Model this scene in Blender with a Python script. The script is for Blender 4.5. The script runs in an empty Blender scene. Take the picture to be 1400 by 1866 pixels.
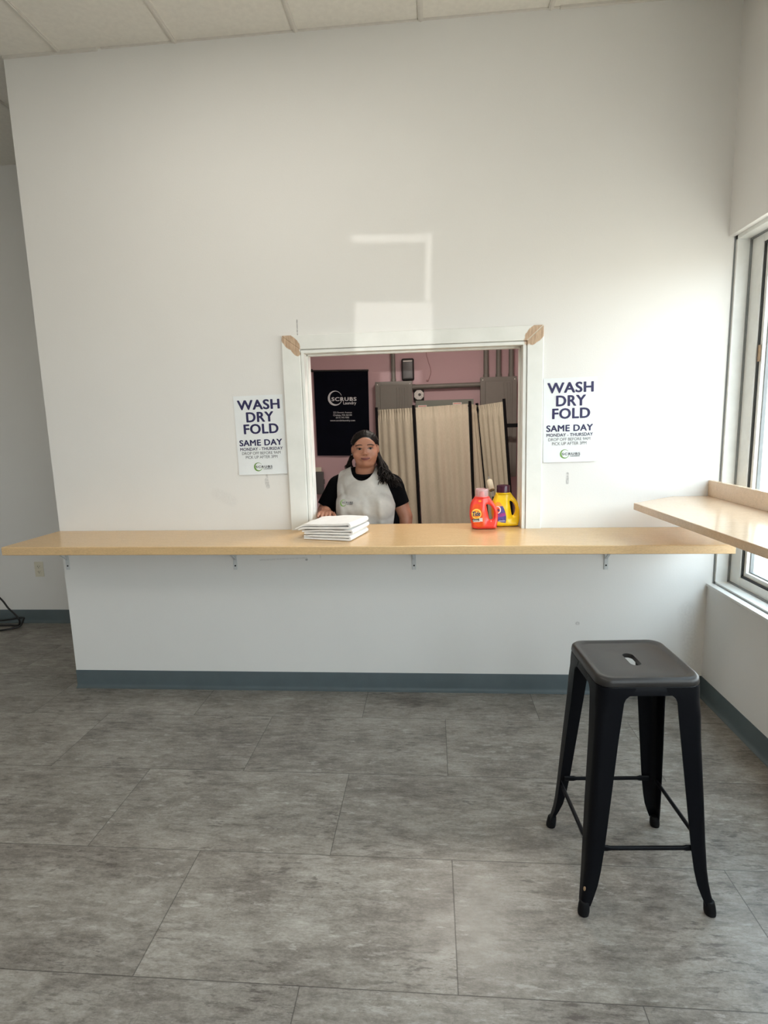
import bpy, bmesh, math, random
from math import sin, cos, pi, sqrt, radians
from mathutils import Vector, Matrix
from mathutils.bvhtree import BVHTree
from mathutils import noise as mnoise

random.seed(7)
S = bpy.context.scene
COL = S.collection

# ------------------------------------------------------------------ camera
FPX, WPX = 1030.34, 1400.0
RIGHT = Vector((0.99621, 0.08237, -0.02800))
UP = Vector((0.01476, 0.15723, 0.98745))
FWD = Vector((-0.08574, 0.98412, -0.15542))
cam_d = bpy.data.cameras.new('camera')
cam_d.sensor_fit = 'HORIZONTAL'
cam_d.sensor_width = 36.0
cam_d.lens = 36.0 * FPX / WPX
cam_d.clip_start = 0.05
cam = bpy.data.objects.new('camera', cam_d)
COL.objects.link(cam)
M = Matrix((RIGHT, UP, -FWD)).transposed().to_4x4()
M.translation = Vector((0, -3.0, 1.4988))
cam.matrix_world = M
S.camera = cam

# ------------------------------------------------------------------ world, lights, exposure
S.view_settings.view_transform = 'Standard'
S.view_settings.look = 'None'
S.view_settings.gamma = 1.0
S.view_settings.use_curve_mapping = False
S.view_settings.exposure = 0.0
S.cycles.use_denoising = True
S.cycles.use_light_tree = False
S.cycles.max_bounces = 10
S.cycles.diffuse_bounces = 6
S.cycles.transparent_max_bounces = 12
S.cycles.sample_clamp_indirect = 8.0

world = bpy.data.worlds.new('sky')
world.use_nodes = True
S.world = world
wt = world.node_tree
bg = wt.nodes['Background']
# bright hazy sky above the horizon, sunlit pale street below it
tc_ = wt.nodes.new('ShaderNodeTexCoord')
sx_ = wt.nodes.new('ShaderNodeSeparateXYZ')
wr_ = wt.nodes.new('ShaderNodeValToRGB')
mr_ = wt.nodes.new('ShaderNodeMapRange')
mr_.inputs['From Min'].default_value = -1.0
wt.links.new(tc_.outputs['Generated'], sx_.inputs[0])
wt.links.new(sx_.outputs[2], mr_.inputs['Value'])
wt.links.new(mr_.outputs[0], wr_.inputs['Fac'])
el = wr_.color_ramp.elements
el[0].position, el[0].color = 0.0, (0.36, 0.345, 0.315, 1)
el[1].position, el[1].color = 1.0, (0.66, 0.84, 1.0, 1)
for p_, c_ in ((0.47, (0.46, 0.44, 0.405, 1)), (0.53, (0.78, 0.82, 0.86, 1))):
    e_ = el.new(p_)
    e_.color = c_
wt.links.new(wr_.outputs['Color'], bg.inputs['Color'])
bg.inputs['Strength'].default_value = 9.0


def area(name, loc, direction, sx, sy, power, color, spread=180.0, portal=False):
    l = bpy.data.lights.new(name, 'AREA')
    l.shape = 'RECTANGLE'
    l.size, l.size_y = sx, sy
    l.energy = power
    l.color = color
    l.spread = radians(spread)
    if portal:
        l.cycles.is_portal = True
    o = bpy.data.objects.new(name, l)
    COL.objects.link(o)
    o.location = loc
    o.rotation_euler = Vector(direction).to_track_quat('-Z', 'Y').to_euler()
    return o


# daylight openings
area('portal_side', (1.635, -1.45, 1.47), (-1, 0, 0), 2.9, 1.75, 1, (1, 1, 1), portal=True)
area('portal_side_far', (1.635, -4.85, 1.47), (-1, 0, 0), 3.2, 1.75, 1, (1, 1, 1), portal=True)
area('portal_front', (-1.6, -7.1, 1.45), (0, 1, 0), 3.2, 2.5, 1, (1, 1, 1), portal=True)
# added fill lamps at middle and back; ceiling fluorescent over the room's left
FLC = (1.0, 0.95, 0.87)
area('ceiling_fill_middle', (-0.9, -1.3, 3.34), (0, 0, -1), 1.2, 0.6, 17, FLC)
area('ceiling_fill_back', (-0.9, -3.9, 3.34), (0, 0, -1), 1.2, 0.6, 22, FLC)
area('fluorescent_left', (-3.5, -1.5, 3.34), (0, 0, -1), 1.2, 0.6, 3, FLC)
# storeroom ceiling lamp
area('storeroom_lamp', (0.2, 0.95, 2.62), (0, 0, -1), 0.5, 0.25, 30, (1.0, 0.92, 0.82))
# sunlight thrown back by the glass across the street: a window-shaped patch on the wall
SUNC = (1.0, 0.97, 0.92)
PZ = 0.052  # slope of the beam


def sunpatch(x0, x1, z0, z1, p):
    d = Vector((-0.038, 1.0, PZ))
    cx, cz = (x0 + x1) / 2, (z0 + z1) / 2
    a = area('sun_glint', Vector((cx, 0, cz)) - d * 3.3, d, x1 - x0, z1 - z0, p * (x1 - x0) * (z1 - z0), SUNC, spread=0.6)
    a.rotation_euler = d.to_track_quat('-Z', 'Z').to_euler()


sunpatch(-0.388, 0.012, 1.740, 2.103, 0.6)
sunpatch(-0.388, -0.018, 2.392, 2.428, 0.6)
sunpatch(-0.018, 0.012, 2.103, 2.428, 0.6)


# ------------------------------------------------------------------ materials
class NT:
    def __init__(s, name):
        s.m = bpy.data.materials.new(name)
        s.m.use_nodes = True
        s.t = s.m.node_tree
        s.b = s.t.nodes['Principled BSDF']

    def n(s, typ, **kw):
        nd = s.t.nodes.new(typ)
        for k, v in kw.items():
            if k in nd.inputs:
                nd.inputs[k].default_value = v
            else:
                setattr(nd, k, v)
        return nd

    def l(s, a, b):
        s.t.links.new(a, b)

    def pos(s, scale=(1, 1, 1), geo=True):
        src = s.n('ShaderNodeNewGeometry').outputs['Position'] if geo else s.n('ShaderNodeTexCoord').outputs['Object']
        mp = s.n('ShaderNodeMapping')
        mp.inputs['Scale'].default_value = scale
        s.l(src, mp.inputs['Vector'])
        return mp.outputs['Vector']

    def noise(s, vec, scale, detail=4, rough=0.55):
        nz = s.n('ShaderNodeTexNoise')
        nz.inputs['Scale'].default_value = scale
        nz.inputs['Detail'].default_value = detail
        nz.inputs['Roughness'].default_value = rough
        s.l(vec, nz.inputs['Vector'])
        return nz.outputs['Fac']

    def ramp(s, fac, stops):
        r = s.n('ShaderNodeValToRGB')
        e = r.color_ramp.elements
        while len(e) < len(stops):
            e.new(0.5)
        for i, (p, c) in enumerate(stops):
            e[i].position = p
            e[i].color = (c, c, c, 1) if not isinstance(c, tuple) else (*c, 1)
        s.l(fac, r.inputs['Fac'])
        return r.outputs['Color']

    def math(s, op, a, b=None, c=None, clamp=False):
        nd = s.n('ShaderNodeMath')
        nd.operation = op
        nd.use_clamp = clamp
        for i, v in enumerate((a, b, c)):
            if v is None:
                continue
            if isinstance(v, (int, float)):
                nd.inputs[i].default_value = v
            else:
                s.l(v, nd.inputs[i])
        return nd.outputs[0]

    def mix(s, fac, a, b, mode='MIX'):
        nd = s.n('ShaderNodeMix')
        nd.data_type = 'RGBA'
        nd.blend_type = mode
        for idx, v in ((0, fac), (6, a), (7, b)):
            if isinstance(v, (int, float)):
                nd.inputs[idx].default_value = v
            elif isinstance(v, tuple):
                nd.inputs[idx].default_value = (*v, 1)
            else:
                s.l(v, nd.inputs[idx])
        return nd.outputs[2]

    def color(s, c):
        if isinstance(c, tuple):
            s.b.inputs['Base Color'].default_value = (*c, 1)
        else:
            s.l(c, s.b.inputs['Base Color'])

    def bump(s, h, strength=0.2, dist=0.002):
        b = s.n('ShaderNodeBump')
        b.inputs['Strength'].default_value = strength
        b.inputs['Distance'].default_value = dist
        s.l(h, b.inputs['Height'])
        s.l(b.outputs['Normal'], s.b.inputs['Normal'])

    def set(s, **kw):
        for k, v in kw.items():
            s.b.inputs[k.replace('_', ' ')].default_value = v
        return s


def plain(name, c, rough=0.5, var=0.08, scale=20, bump=0.0, **kw):
    k = NT(name)
    v = k.pos(geo=False)
    f = k.noise(v, scale)
    lo = tuple(x * (1 - var) for x in c)
    hi = tuple(min(1, x * (1 + var)) for x in c)
    k.color(k.ramp(f, [(0.3, lo), (0.7, hi)]))
    k.set(Roughness=rough, **kw)
    if bump:
        k.bump(k.noise(v, scale * 8, 3), bump, 0.001)
    return k.m


def seg_mask(k, sx, sz, x0, z0, x1, z1, w, soft=0.004):
    """thin stroke on the wall between two points (x, z): 1 on the stroke"""
    dx, dz = x1 - x0, z1 - z0
    L2 = dx * dx + dz * dz
    ax = k.math('SUBTRACT', sx, x0)
    az = k.math('SUBTRACT', sz, z0)
    t = k.math('DIVIDE', k.math('ADD', k.math('MULTIPLY', ax, dx), k.math('MULTIPLY', az, dz)), L2, clamp=True)
    ex = k.math('SUBTRACT', ax, k.math('MULTIPLY', t, dx))
    ez = k.math('SUBTRACT', az, k.math('MULTIPLY', t, dz))
    d = k.math('SQRT', k.math('ADD', k.math('MULTIPLY', ex, ex), k.math('MULTIPLY', ez, ez)))
    return k.math('SUBTRACT', 1.0, k.math('DIVIDE', k.math('SUBTRACT', d, w), soft), clamp=True)


def wall_paint(name, c, marks=True):
    k = NT(name)
    v = k.pos()
    f = k.noise(v, 1.3, 5)
    col = k.ramp(f, [(0.3, tuple(x * 0.965 for x in c)), (0.7, c)])
    if marks:
        sep = k.n('ShaderNodeSeparateXYZ')
        k.l(v, sep.inputs[0])
        X, Z = sep.outputs[0], sep.outputs[2]
        tot = None
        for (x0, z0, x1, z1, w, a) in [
            (-0.686, 2.038, -0.687, 1.964, 0.0012, 0.8), (-0.895, 1.235, -0.893, 1.215, 0.004, 0.35),
            (-0.897, 1.21, -0.892, 1.175, 0.007, 0.4), (0.700, 1.213, 0.701, 1.164, 0.0045, 0.6),
            (0.77, 0.400, 0.774, 0.399, 0.006, 0.45), (-0.70, 0.765, -0.698, 0.765, 0.004, 0.8),
            (-0.62, 0.83, -0.62, 0.775, 0.002, 0.35), (-0.705, 0.86, -0.703, 0.79, 0.0015, 0.35),
            (-0.96, 0.765, -0.70, 0.775, 0.003, 0.22), (-1.02, 0.868, 0.92, 0.872, 0.009, 0.42),  # last stroke here: scuff line lengthened to paint the shadow strip under the counter
            (-0.115, 0.80, -0.02, 0.80, 0.004, 0.15), (-1.18, 1.14, -1.10, 1.10, 0.02, 0.07),
            (1.34, 0.47, 1.37, 0.2, 0.03, 0.10)]:
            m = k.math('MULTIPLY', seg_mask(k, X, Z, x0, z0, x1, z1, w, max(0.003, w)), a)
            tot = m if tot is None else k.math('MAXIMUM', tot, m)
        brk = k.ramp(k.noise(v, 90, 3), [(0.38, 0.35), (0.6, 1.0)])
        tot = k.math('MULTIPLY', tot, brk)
        # fine scuffing low on the wall
        sc = k.ramp(k.noise(k.pos((3, 3, 12)), 6, 6, 0.7), [(0.68, 0.0), (0.78, 0.12)])
        low = k.math('SUBTRACT', 1.0, k.math('MULTIPLY', Z, 1.0), clamp=True)
        tot = k.math('MAXIMUM', tot, k.math('MULTIPLY', sc, low))
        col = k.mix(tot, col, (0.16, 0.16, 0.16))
    k.color(col)
    k.set(Roughness=0.62)
    k.bump(k.noise(v, 130, 4), 0.18, 0.002)
    return k.m


def floor_mat():
    k = NT('stone_vinyl')
    g = k.pos()
    sep = k.n('ShaderNodeSeparateXYZ')
    k.l(g, sep.inputs[0])
    X, Y = sep.outputs[0], sep.outputs[1]
    W_, L_ = 0.4694, 0.8985
    r = k.math('DIVIDE', k.math('SUBTRACT', -0.306, Y), W_)
    row = k.math('FLOOR', r)
    fr = k.math('FRACT', r)
    par = k.math('FLOORED_MODULO', row, 2.0)
    off = k.math('ADD', 0.0487, k.math('MULTIPLY', par, -0.4267))
    c = k.math('DIVIDE', k.math('SUBTRACT', X, off), L_)
    colm = k.math('FLOOR', c)
    fc = k.math('FRACT', c)

    def edge(f, size):
        d = k.math('MULTIPLY', k.math('MINIMUM', f, k.math('SUBTRACT', 1.0, f)), size)
        return d
    d = k.math('MINIMUM', edge(fr, W_), edge(fc, L_))
    joint = k.math('SUBTRACT', 1.0, k.math('DIVIDE', k.math('SUBTRACT', d, 0.0006), 0.0016), clamp=True)
    cmb = k.n('ShaderNodeCombineXYZ')
    k.l(colm, cmb.inputs[0])
    k.l(row, cmb.inputs[1])
    wn = k.n('ShaderNodeTexWhiteNoise')
    wn.noise_dimensions = '3D'
    k.l(cmb.outputs[0], wn.inputs['Vector'])
    sh = k.n('ShaderNodeVectorMath')
    sh.operation = 'MULTIPLY_ADD'
    k.l(wn.outputs['Color'], sh.inputs[0])
    sh.inputs[1].default_value = (9, 9, 9)
    k.l(g, sh.inputs[2])

    def mapped(scale):
        mp = k.n('ShaderNodeMapping')
        mp.inputs['Scale'].default_value = scale
        k.l(sh.outputs[0], mp.inputs['Vector'])
        return mp.outputs[0]
    a = k.noise(mapped((1.0, 1.8, 1)), 3.4, 12, 0.72)
    b = k.noise(mapped((2.0, 7.5, 1)), 5.0, 10, 0.78)
    e = k.noise(mapped((2.5, 5.0, 1)), 34, 7, 0.78)
    f = k.math('ADD', k.math('MULTIPLY', a, 0.40), k.math('ADD', k.math('MULTIPLY', b, 0.36), k.math('MULTIPLY', e, 0.26)))
    col = k.ramp(f, [(0.38, (0.070, 0.060, 0.053)), (0.46, (0.140, 0.126, 0.110)), (0.53, (0.212, 0.196, 0.174)),
                     (0.61, (0.300, 0.284, 0.258)), (0.70, (0.42, 0.405, 0.37))])
    fk = k.noise(mapped((2.0, 9.0, 1)), 7.0, 9, 0.75)
    gate = k.ramp(k.noise(mapped((1.0, 1.6, 1)), 3.0, 4), [(0.42, 0.0), (0.62, 1.0)])
    col = k.mix(k.math('MULTIPLY', k.ramp(fk, [(0.52, 0.0), (0.59, 0.75)]), gate), col, (0.062, 0.052, 0.047))
    fl2 = k.noise(mapped((1.6, 6.0, 3)), 8.0, 9, 0.75)
    col = k.mix(k.math('MULTIPLY', k.ramp(fl2, [(0.55, 0.0), (0.62, 0.62)]), k.math('SUBTRACT', 1.0, gate)), col, (0.36, 0.345, 0.32))
    pit = k.ramp(k.noise(mapped((1.0, 1.6, 1)), 85, 3, 0.6), [(0.66, 0.0), (0.70, 0.6)])
    col = k.mix(k.math('MULTIPLY', pit, k.ramp(k.noise(mapped((1, 1, 1)), 4.0, 3), [(0.50, 0.0), (0.60, 1.0)])), col, (0.045, 0.038, 0.034))
    # dark hairline veins
    vn = k.n('ShaderNodeTexVoronoi')
    vn.feature = 'DISTANCE_TO_EDGE'
    vn.inputs['Scale'].default_value = 6.0
    wv = k.n('ShaderNodeVectorMath')
    wv.operation = 'MULTIPLY_ADD'
    nz = k.n('ShaderNodeTexNoise')
    nz.inputs['Scale'].default_value = 9
    nz.inputs['Detail'].default_value = 6
    k.l(sh.outputs[0], nz.inputs['Vector'])
    k.l(nz.outputs['Color'], wv.inputs[0])
    wv.inputs[1].default_value = (0.35, 0.35, 0)
    k.l(mapped((1, 1.8, 1)), wv.inputs[2])
    k.l(wv.outputs[0], vn.inputs['Vector'])
    vein = k.ramp(vn.outputs['Distance'], [(0.0, 0.30), (0.02, 0.0)])
    vein = k.math('MULTIPLY', vein, k.ramp(k.noise(mapped((1, 1, 1)), 5, 3), [(0.5, 0.0), (0.62, 1.0)]))
    col = k.mix(vein, col, (0.06, 0.052, 0.046))
    tone = k.math('ADD', 1.10, k.math('MULTIPLY', wn.outputs['Value'], 0.14))
    tc = k.n('ShaderNodeCombineColor')
    for i in range(3):
        k.l(tone, tc.inputs[i])
    col = k.mix(1.0, col, tc.outputs[0], 'MULTIPLY')
    col = k.mix(k.math('MULTIPLY', joint, 0.72), col, (0.03, 0.027, 0.025))
    k.color(col)
    rg = k.ramp(e, [(0.3, 0.26), (0.7, 0.42)])
    k.l(rg, k.b.inputs['Roughness'])
    k.set(Specular_IOR_Level=0.42)
    hh = k.math('SUBTRACT', k.math('ADD', k.math('MULTIPLY', e, 0.5), k.math('MULTIPLY', b, 0.6)), joint)
    k.bump(hh, 0.14, 0.002)
    return k.m


def laminate(name, base, rough=0.25):
    k = NT(name)
    g = k.pos(geo=False)
    mp = k.pos((5, 22, 22), geo=False)
    f = k.noise(mp, 2.5, 6, 0.6)
    fl = k.noise(k.pos((90, 260, 260), geo=False), 1.0, 3)
    h = k.math('ADD', k.math('MULTIPLY', f, 0.38), k.math('MULTIPLY', fl, 0.62))
    k.color(k.ramp(h, [(0.33, tuple(x * 0.86 for x in base)), (0.66, tuple(min(1, x * 1.08) for x in base))]))
    k.set(Roughness=rough, Specular_IOR_Level=0.8)
    return k.m


def trim_mat():
    k = NT('worn_white_casing')
    g = k.pos()
    sep = k.n('ShaderNodeSeparateXYZ')
    k.l(g, sep.inputs[0])
    X, Z = sep.outputs[0], sep.outputs[2]
    white = k.ramp(k.noise(g, 7, 5), [(0.3, (0.76, 0.77, 0.73)), (0.7, (0.84, 0.845, 0.81))])
    wood = k.ramp(k.noise(k.pos((90, 20, 14)), 1.2, 5), [(0.3, (0.36, 0.21, 0.11)), (0.7, (0.62, 0.43, 0.27))])
    nz = k.noise(g, 26, 4)
    tot = None
    for (cx, cz, ang, a, b) in [(-0.722, 1.922, -42, 0.060, 0.032), (-0.700, 1.885, -52, 0.035, 0.019),
                                (0.525, 1.918, 40, 0.066, 0.038), (0.515, 1.893, 60, 0.03, 0.022)]:
        ca, sa = cos(radians(ang)), sin(radians(ang))
        dx = k.math('SUBTRACT', X, cx)
        dz = k.math('SUBTRACT', Z, cz)
        u = k.math('DIVIDE', k.math('ADD', k.math('MULTIPLY', dx, ca), k.math('MULTIPLY', dz, sa)), a)
        v = k.math('DIVIDE', k.math('SUBTRACT', k.math('MULTIPLY', dz, ca), k.math('MULTIPLY', dx, sa)), b)
        d = k.math('ADD', k.math('MULTIPLY', u, u), k.math('MULTIPLY', v, v))
        d = k.math('ADD', d, k.math('MULTIPLY', k.math('SUBTRACT', nz, 0.5), 1.2))
        m = k.math('MULTIPLY', k.math('SUBTRACT', 1.1, d), 5.0, clamp=True)
        tot = m if tot is None else k.math('MAXIMUM', tot, m)
    crack = seg_mask(k, X, Z, 0.487, 1.889, 0.566, 1.96, 0.0012, 0.002)
    col = k.mix(k.math('MULTIPLY', tot, 0.9), white, wood)
    col = k.mix(k.math('MULTIPLY', crack, 0.8), col, (0.85, 0.8, 0.7))
    k.color(col)
    k.set(Roughness=0.5)
    return k.m


MAT = {}
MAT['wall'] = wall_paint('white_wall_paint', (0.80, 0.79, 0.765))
MAT['wall2'] = wall_paint('white_wall_paint_plain', (0.78, 0.77, 0.75), marks=False)
MAT['pink'] = wall_paint('dusty_pink_paint', (0.55, 0.365, 0.385), marks=False)
MAT['floor'] = floor_mat()
MAT['ceil'] = plain('ceiling_board', (0.74, 0.71, 0.65), 0.9, 0.04, 40, 0.3)
MAT['grid'] = plain('ceiling_grid_metal', (0.66, 0.63, 0.58), 0.5, 0.03)
MAT['base'] = plain('slate_vinyl_base', (0.088, 0.115, 0.125), 0.45, 0.07, 9)
MAT['trim'] = trim_mat()
MAT['white'] = plain('white_gloss_paint', (0.80, 0.80, 0.78), 0.4, 0.03)
MAT['frame'] = plain('white_window_frame', (0.76, 0.77, 0.75), 0.35, 0.04)
MAT['gasket'] = plain('black_gasket', (0.016, 0.017, 0.018), 0.5)
MAT['bead'] = plain('grey_glazing_bead', (0.22, 0.235, 0.24), 0.5)
MAT['oak'] = laminate('maple_laminate', (0.66, 0.445, 0.225))
MAT['oak2'] = laminate('pale_maple_laminate', (0.68, 0.50, 0.345), 0.15)
MAT['bracket'] = plain('painted_bracket', (0.60, 0.62, 0.62), 0.5, 0.06)
MAT['black'] = plain('matte_black', (0.005, 0.005, 0.006), 0.6, Specular_IOR_Level=0.15)
MAT['pave'] = plain('concrete_pavement', (0.62, 0.62, 0.60), 0.9, 0.1, 3)
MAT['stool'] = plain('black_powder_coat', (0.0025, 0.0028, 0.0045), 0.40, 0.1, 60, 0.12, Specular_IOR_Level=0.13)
MAT['stooltop'] = plain('skylit_black_seat_coat', (0.020, 0.0175, 0.0165), 0.38, 0.15, 14, 0.1, Specular_IOR_Level=0.45)  # same coat as the legs; sky light on the top is in the colour
MAT['rubber'] = plain('black_rubber', (0.004, 0.004, 0.005), 0.6, Specular_IOR_Level=0.2)
MAT['paper'] = plain('white_poster_paper', (0.80, 0.83, 0.84), 0.6, 0.015)
MAT['navy'] = plain('navy_ink', (0.022, 0.020, 0.085), 0.6, 0.04)
MAT['greyink'] = plain('grey_ink', (0.07, 0.075, 0.09), 0.6, 0.04)
MAT['green'] = plain('green_ink', (0.16, 0.33, 0.06), 0.6, 0.25, 30)
MAT['silver'] = plain('silver_ink', (0.62, 0.62, 0.64), 0.5, 0.1)
MAT['banner'] = plain('black_banner_cloth', (0.0028, 0.0034, 0.0075), 0.85, 0.2, 8, Specular_IOR_Level=0.08)
MAT['elec'] = plain('grey_enamel_steel', (0.185, 0.172, 0.15), 0.45, 0.06, 6)
MAT['elec2'] = plain('green_grey_enamel_steel', (0.20, 0.215, 0.18), 0.5, 0.05, 6)
MAT['elecdark'] = plain('dark_grey_steel', (0.10, 0.095, 0.095), 0.45, 0.06)
MAT['blackpl'] = plain('black_plastic', (0.012, 0.012, 0.012), 0.4)
MAT['cream'] = plain('cream_plastic', (0.70, 0.66, 0.54), 0.45, 0.04)
MAT['tag'] = plain('white_sticker', (0.75, 0.72, 0.68), 0.6, 0.05)
MAT['wire'] = plain('pinkish_wire', (0.42, 0.25, 0.25), 0.6)
MAT['towel'] = plain('white_terry_cotton', (0.84, 0.84, 0.83), 0.95, 0.03, 60, 0.6)
MAT['red'] = plain('red_bottle_plastic', (0.86, 0.055, 0.035), 0.28, 0.04)
MAT['redlabel'] = plain('orange_red_label', (0.80, 0.085, 0.008), 0.32, 0.14, 25)
MAT['yellow'] = plain('yellow_bottle_plastic', (0.88, 0.60, 0.006), 0.28, 0.04)
MAT['purplecap'] = plain('dark_purple_cap_plastic', (0.055, 0.007, 0.026), 0.25, 0.1)
MAT['ringy'] = plain('yellow_logo_ink', (0.95, 0.60, 0.10), 0.4)
MAT['ringo'] = plain('orange_logo_ink', (0.92, 0.30, 0.02), 0.4)
MAT['blueink'] = plain('dark_blue_ink', (0.012, 0.018, 0.13), 0.4)
MAT['labelblue'] = plain('violet_label', (0.075, 0.06, 0.30), 0.35, 0.5, 60)
MAT['labelmag'] = plain('magenta_label', (0.30, 0.03, 0.25), 0.35, 0.3, 60)
MAT['inkblack'] = plain('black_ink', (0.02, 0.018, 0.018), 0.5)
MAT['handle'] = plain('steel_wire_handle', (0.35, 0.35, 0.36), 0.35, 0.05, Metallic=0.7)
MAT['roll'] = plain('cream_paper_roll', (0.78, 0.70, 0.54), 0.8, 0.05)
MAT['core'] = plain('brown_card_core', (0.20, 0.16, 0.12), 0.8)
MAT['skin'] = plain('warm_brown_skin', (0.34, 0.155, 0.095), 0.48, 0.07, 30, 0.05, Subsurface_Weight=0.06)
MAT['lips'] = plain('lip_skin', (0.20, 0.058, 0.050), 0.45, 0.05)
MAT['nail'] = plain('pale_nail', (0.66, 0.47, 0.42), 0.3, 0.03)
MAT['hair'] = plain('dark_brown_hair', (0.0055, 0.0038, 0.0032), 0.5, 0.35, 90, 0.35, Specular_IOR_Level=0.16)
MAT['eyew'] = plain('shaded_eye_white', (0.26, 0.19, 0.165), 0.5)  # darker than a true eye white: shading of the eyes is in the colour
MAT['iris'] = plain('dark_brown_iris', (0.010, 0.007, 0.005), 0.5, Specular_IOR_Level=0.15)
MAT['shirt'] = plain('black_jersey', (0.0030, 0.0030, 0.0038), 0.95, 0.2, 20, 0.3, Specular_IOR_Level=0.06)
MAT['apron'] = plain('light_grey_apron_cloth', (0.415, 0.405, 0.38), 0.85, 0.04, 60, 0.3)
MAT['trouser'] = plain('dark_trouser_cloth', (0.02, 0.02, 0.026), 0.9)
MAT['cord'] = plain('black_rubber_cord', (0.006, 0.006, 0.007), 0.5)
MAT['scuff'] = plain('bare_metal_scuff', (0.30, 0.19, 0.10), 0.5, 0.3, 60)


def screen_cloth():
    k = NT('beige_linen_cloth')
    v = k.pos(geo=False)
    f = k.noise(v, 3, 6)
    w = k.noise(k.pos((500, 500, 40), geo=False), 1, 2)
    k.color(k.mix(0.35, k.ramp(f, [(0.3, (0.45, 0.395, 0.30)), (0.7, (0.53, 0.47, 0.365))]),
                  k.ramp(w, [(0.3, (0.36, 0.31, 0.235)), (0.7, (0.58, 0.52, 0.41))])))
    k.set(Roughness=0.95)
    return k.m


MAT['linen'] = screen_cloth()


def glass_mat(name, tint, gloss=0.06):
    k = NT(name)
    k.t.nodes.remove(k.b)
    out = [x for x in k.t.nodes if x.type == 'OUTPUT_MATERIAL'][0]
    tr = k.n('ShaderNodeBsdfTransparent')
    tr.inputs[0].default_value = (*tint, 1)
    gl = k.n('ShaderNodeBsdfGlossy')
    gl.inputs['Roughness'].default_value = 0.05
    mx = k.n('ShaderNodeMixShader')
    mx.inputs[0].default_value = gloss
    k.l(tr.outputs[0], mx.inputs[1])
    k.l(gl.outputs[0], mx.inputs[2])
    k.l(mx.outputs[0], out.inputs[0])
    return k.m


MAT['glass'] = glass_mat('window_glass', (0.95, 0.97, 0.96))
MAT['tinted'] = glass_mat('tinted_front_glass', (0.22, 0.22, 0.22))


def cap_mat():
    k = NT('milky_clear_cap_plastic')
    k.color((0.86, 0.66, 0.66))
    k.set(Roughness=0.25)
    out = [x for x in k.t.nodes if x.type == 'OUTPUT_MATERIAL'][0]
    tr = k.n('ShaderNodeBsdfTransparent')
    tr.inputs[0].default_value = (0.97, 0.9, 0.9, 1)
    mx = k.n('ShaderNodeMixShader')
    mx.inputs[0].default_value = 0.30
    k.l(tr.outputs[0], mx.inputs[1])
    k.l(k.b.outputs[0], mx.inputs[2])
    k.l(mx.outputs[0], out.inputs[0])
    return k.m


MAT['clearcap'] = cap_mat()


# ------------------------------------------------------------------ mesh helpers
def V(*a):
    return Vector(a)


def bm_new():
    return bmesh.new()


def box(bm, x0, x1, y0, y1, z0, z1, mat=None, bevel=0.0, seg=2):
    r = bmesh.ops.create_cube(bm, size=1.0)
    vs = r['verts']
    bmesh.ops.scale(bm, vec=(abs(x1 - x0), abs(y1 - y0), abs(z1 - z0)), verts=vs)
    bmesh.ops.translate(bm, vec=((x0 + x1) / 2, (y0 + y1) / 2, (z0 + z1) / 2), verts=vs)
    if mat is not None:
        bmesh.ops.transform(bm, matrix=mat, verts=vs)
    if bevel:
        es = list({e for v in vs for e in v.link_edges})
        bmesh.ops.bevel(bm, geom=es, offset=bevel, segments=seg, profile=0.5, affect='EDGES')
    return vs


def tube(bm, pts, rad, n=10, cap=True, closed=False):
    pts = [Vector(p) for p in pts]
    if not isinstance(rad, (list, tuple)):
        rad = [rad] * len(pts)
    rings = []
    up = None
    for i, p in enumerate(pts):
        a = pts[i - 1] if (i > 0 or closed) else pts[0]
        b = pts[(i + 1) % len(pts)] if (i < len(pts) - 1 or closed) else pts[-1]
        t = (b - a).normalized()
        if up is None:
            up = V(0, 0, 1) if abs(t.z) < 0.9 else V(1, 0, 0)
        s = t.cross(up).normalized()
        up = s.cross(t).normalized()
        rings.append([bm.verts.new(p + (s * cos(2 * pi * j / n) + up * sin(2 * pi * j / n)) * rad[i]) for j in range(n)])
    m = len(rings)
    for i in range(m if closed else m - 1):
        A, B = rings[i], rings[(i + 1) % m]
        for j in range(n):
            bm.faces.new((A[j], A[(j + 1) % n], B[(j + 1) % n], B[j]))
    if cap and not closed:
        bm.faces.new(rings[0][::-1])
        bm.faces.new(rings[-1])
    return rings


def lathe(bm, prof, n=24, mat=None, cap=True):
    """prof: (r, z) list, spun about z"""
    rings = []
    for r, z in prof:
        rings.append([bm.verts.new((r * cos(2 * pi * j / n), r * sin(2 * pi * j / n), z)) for j in range(n)])
    for A, B in zip(rings, rings[1:]):
        for j in range(n):
            bm.faces.new((A[j], A[(j + 1) % n], B[(j + 1) % n], B[j]))
    if cap:
        bm.faces.new(rings[0][::-1])
        bm.faces.new(rings[-1])
    if mat is not None:
        bmesh.ops.transform(bm, matrix=mat, verts=[v for r in rings for v in r])


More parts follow.
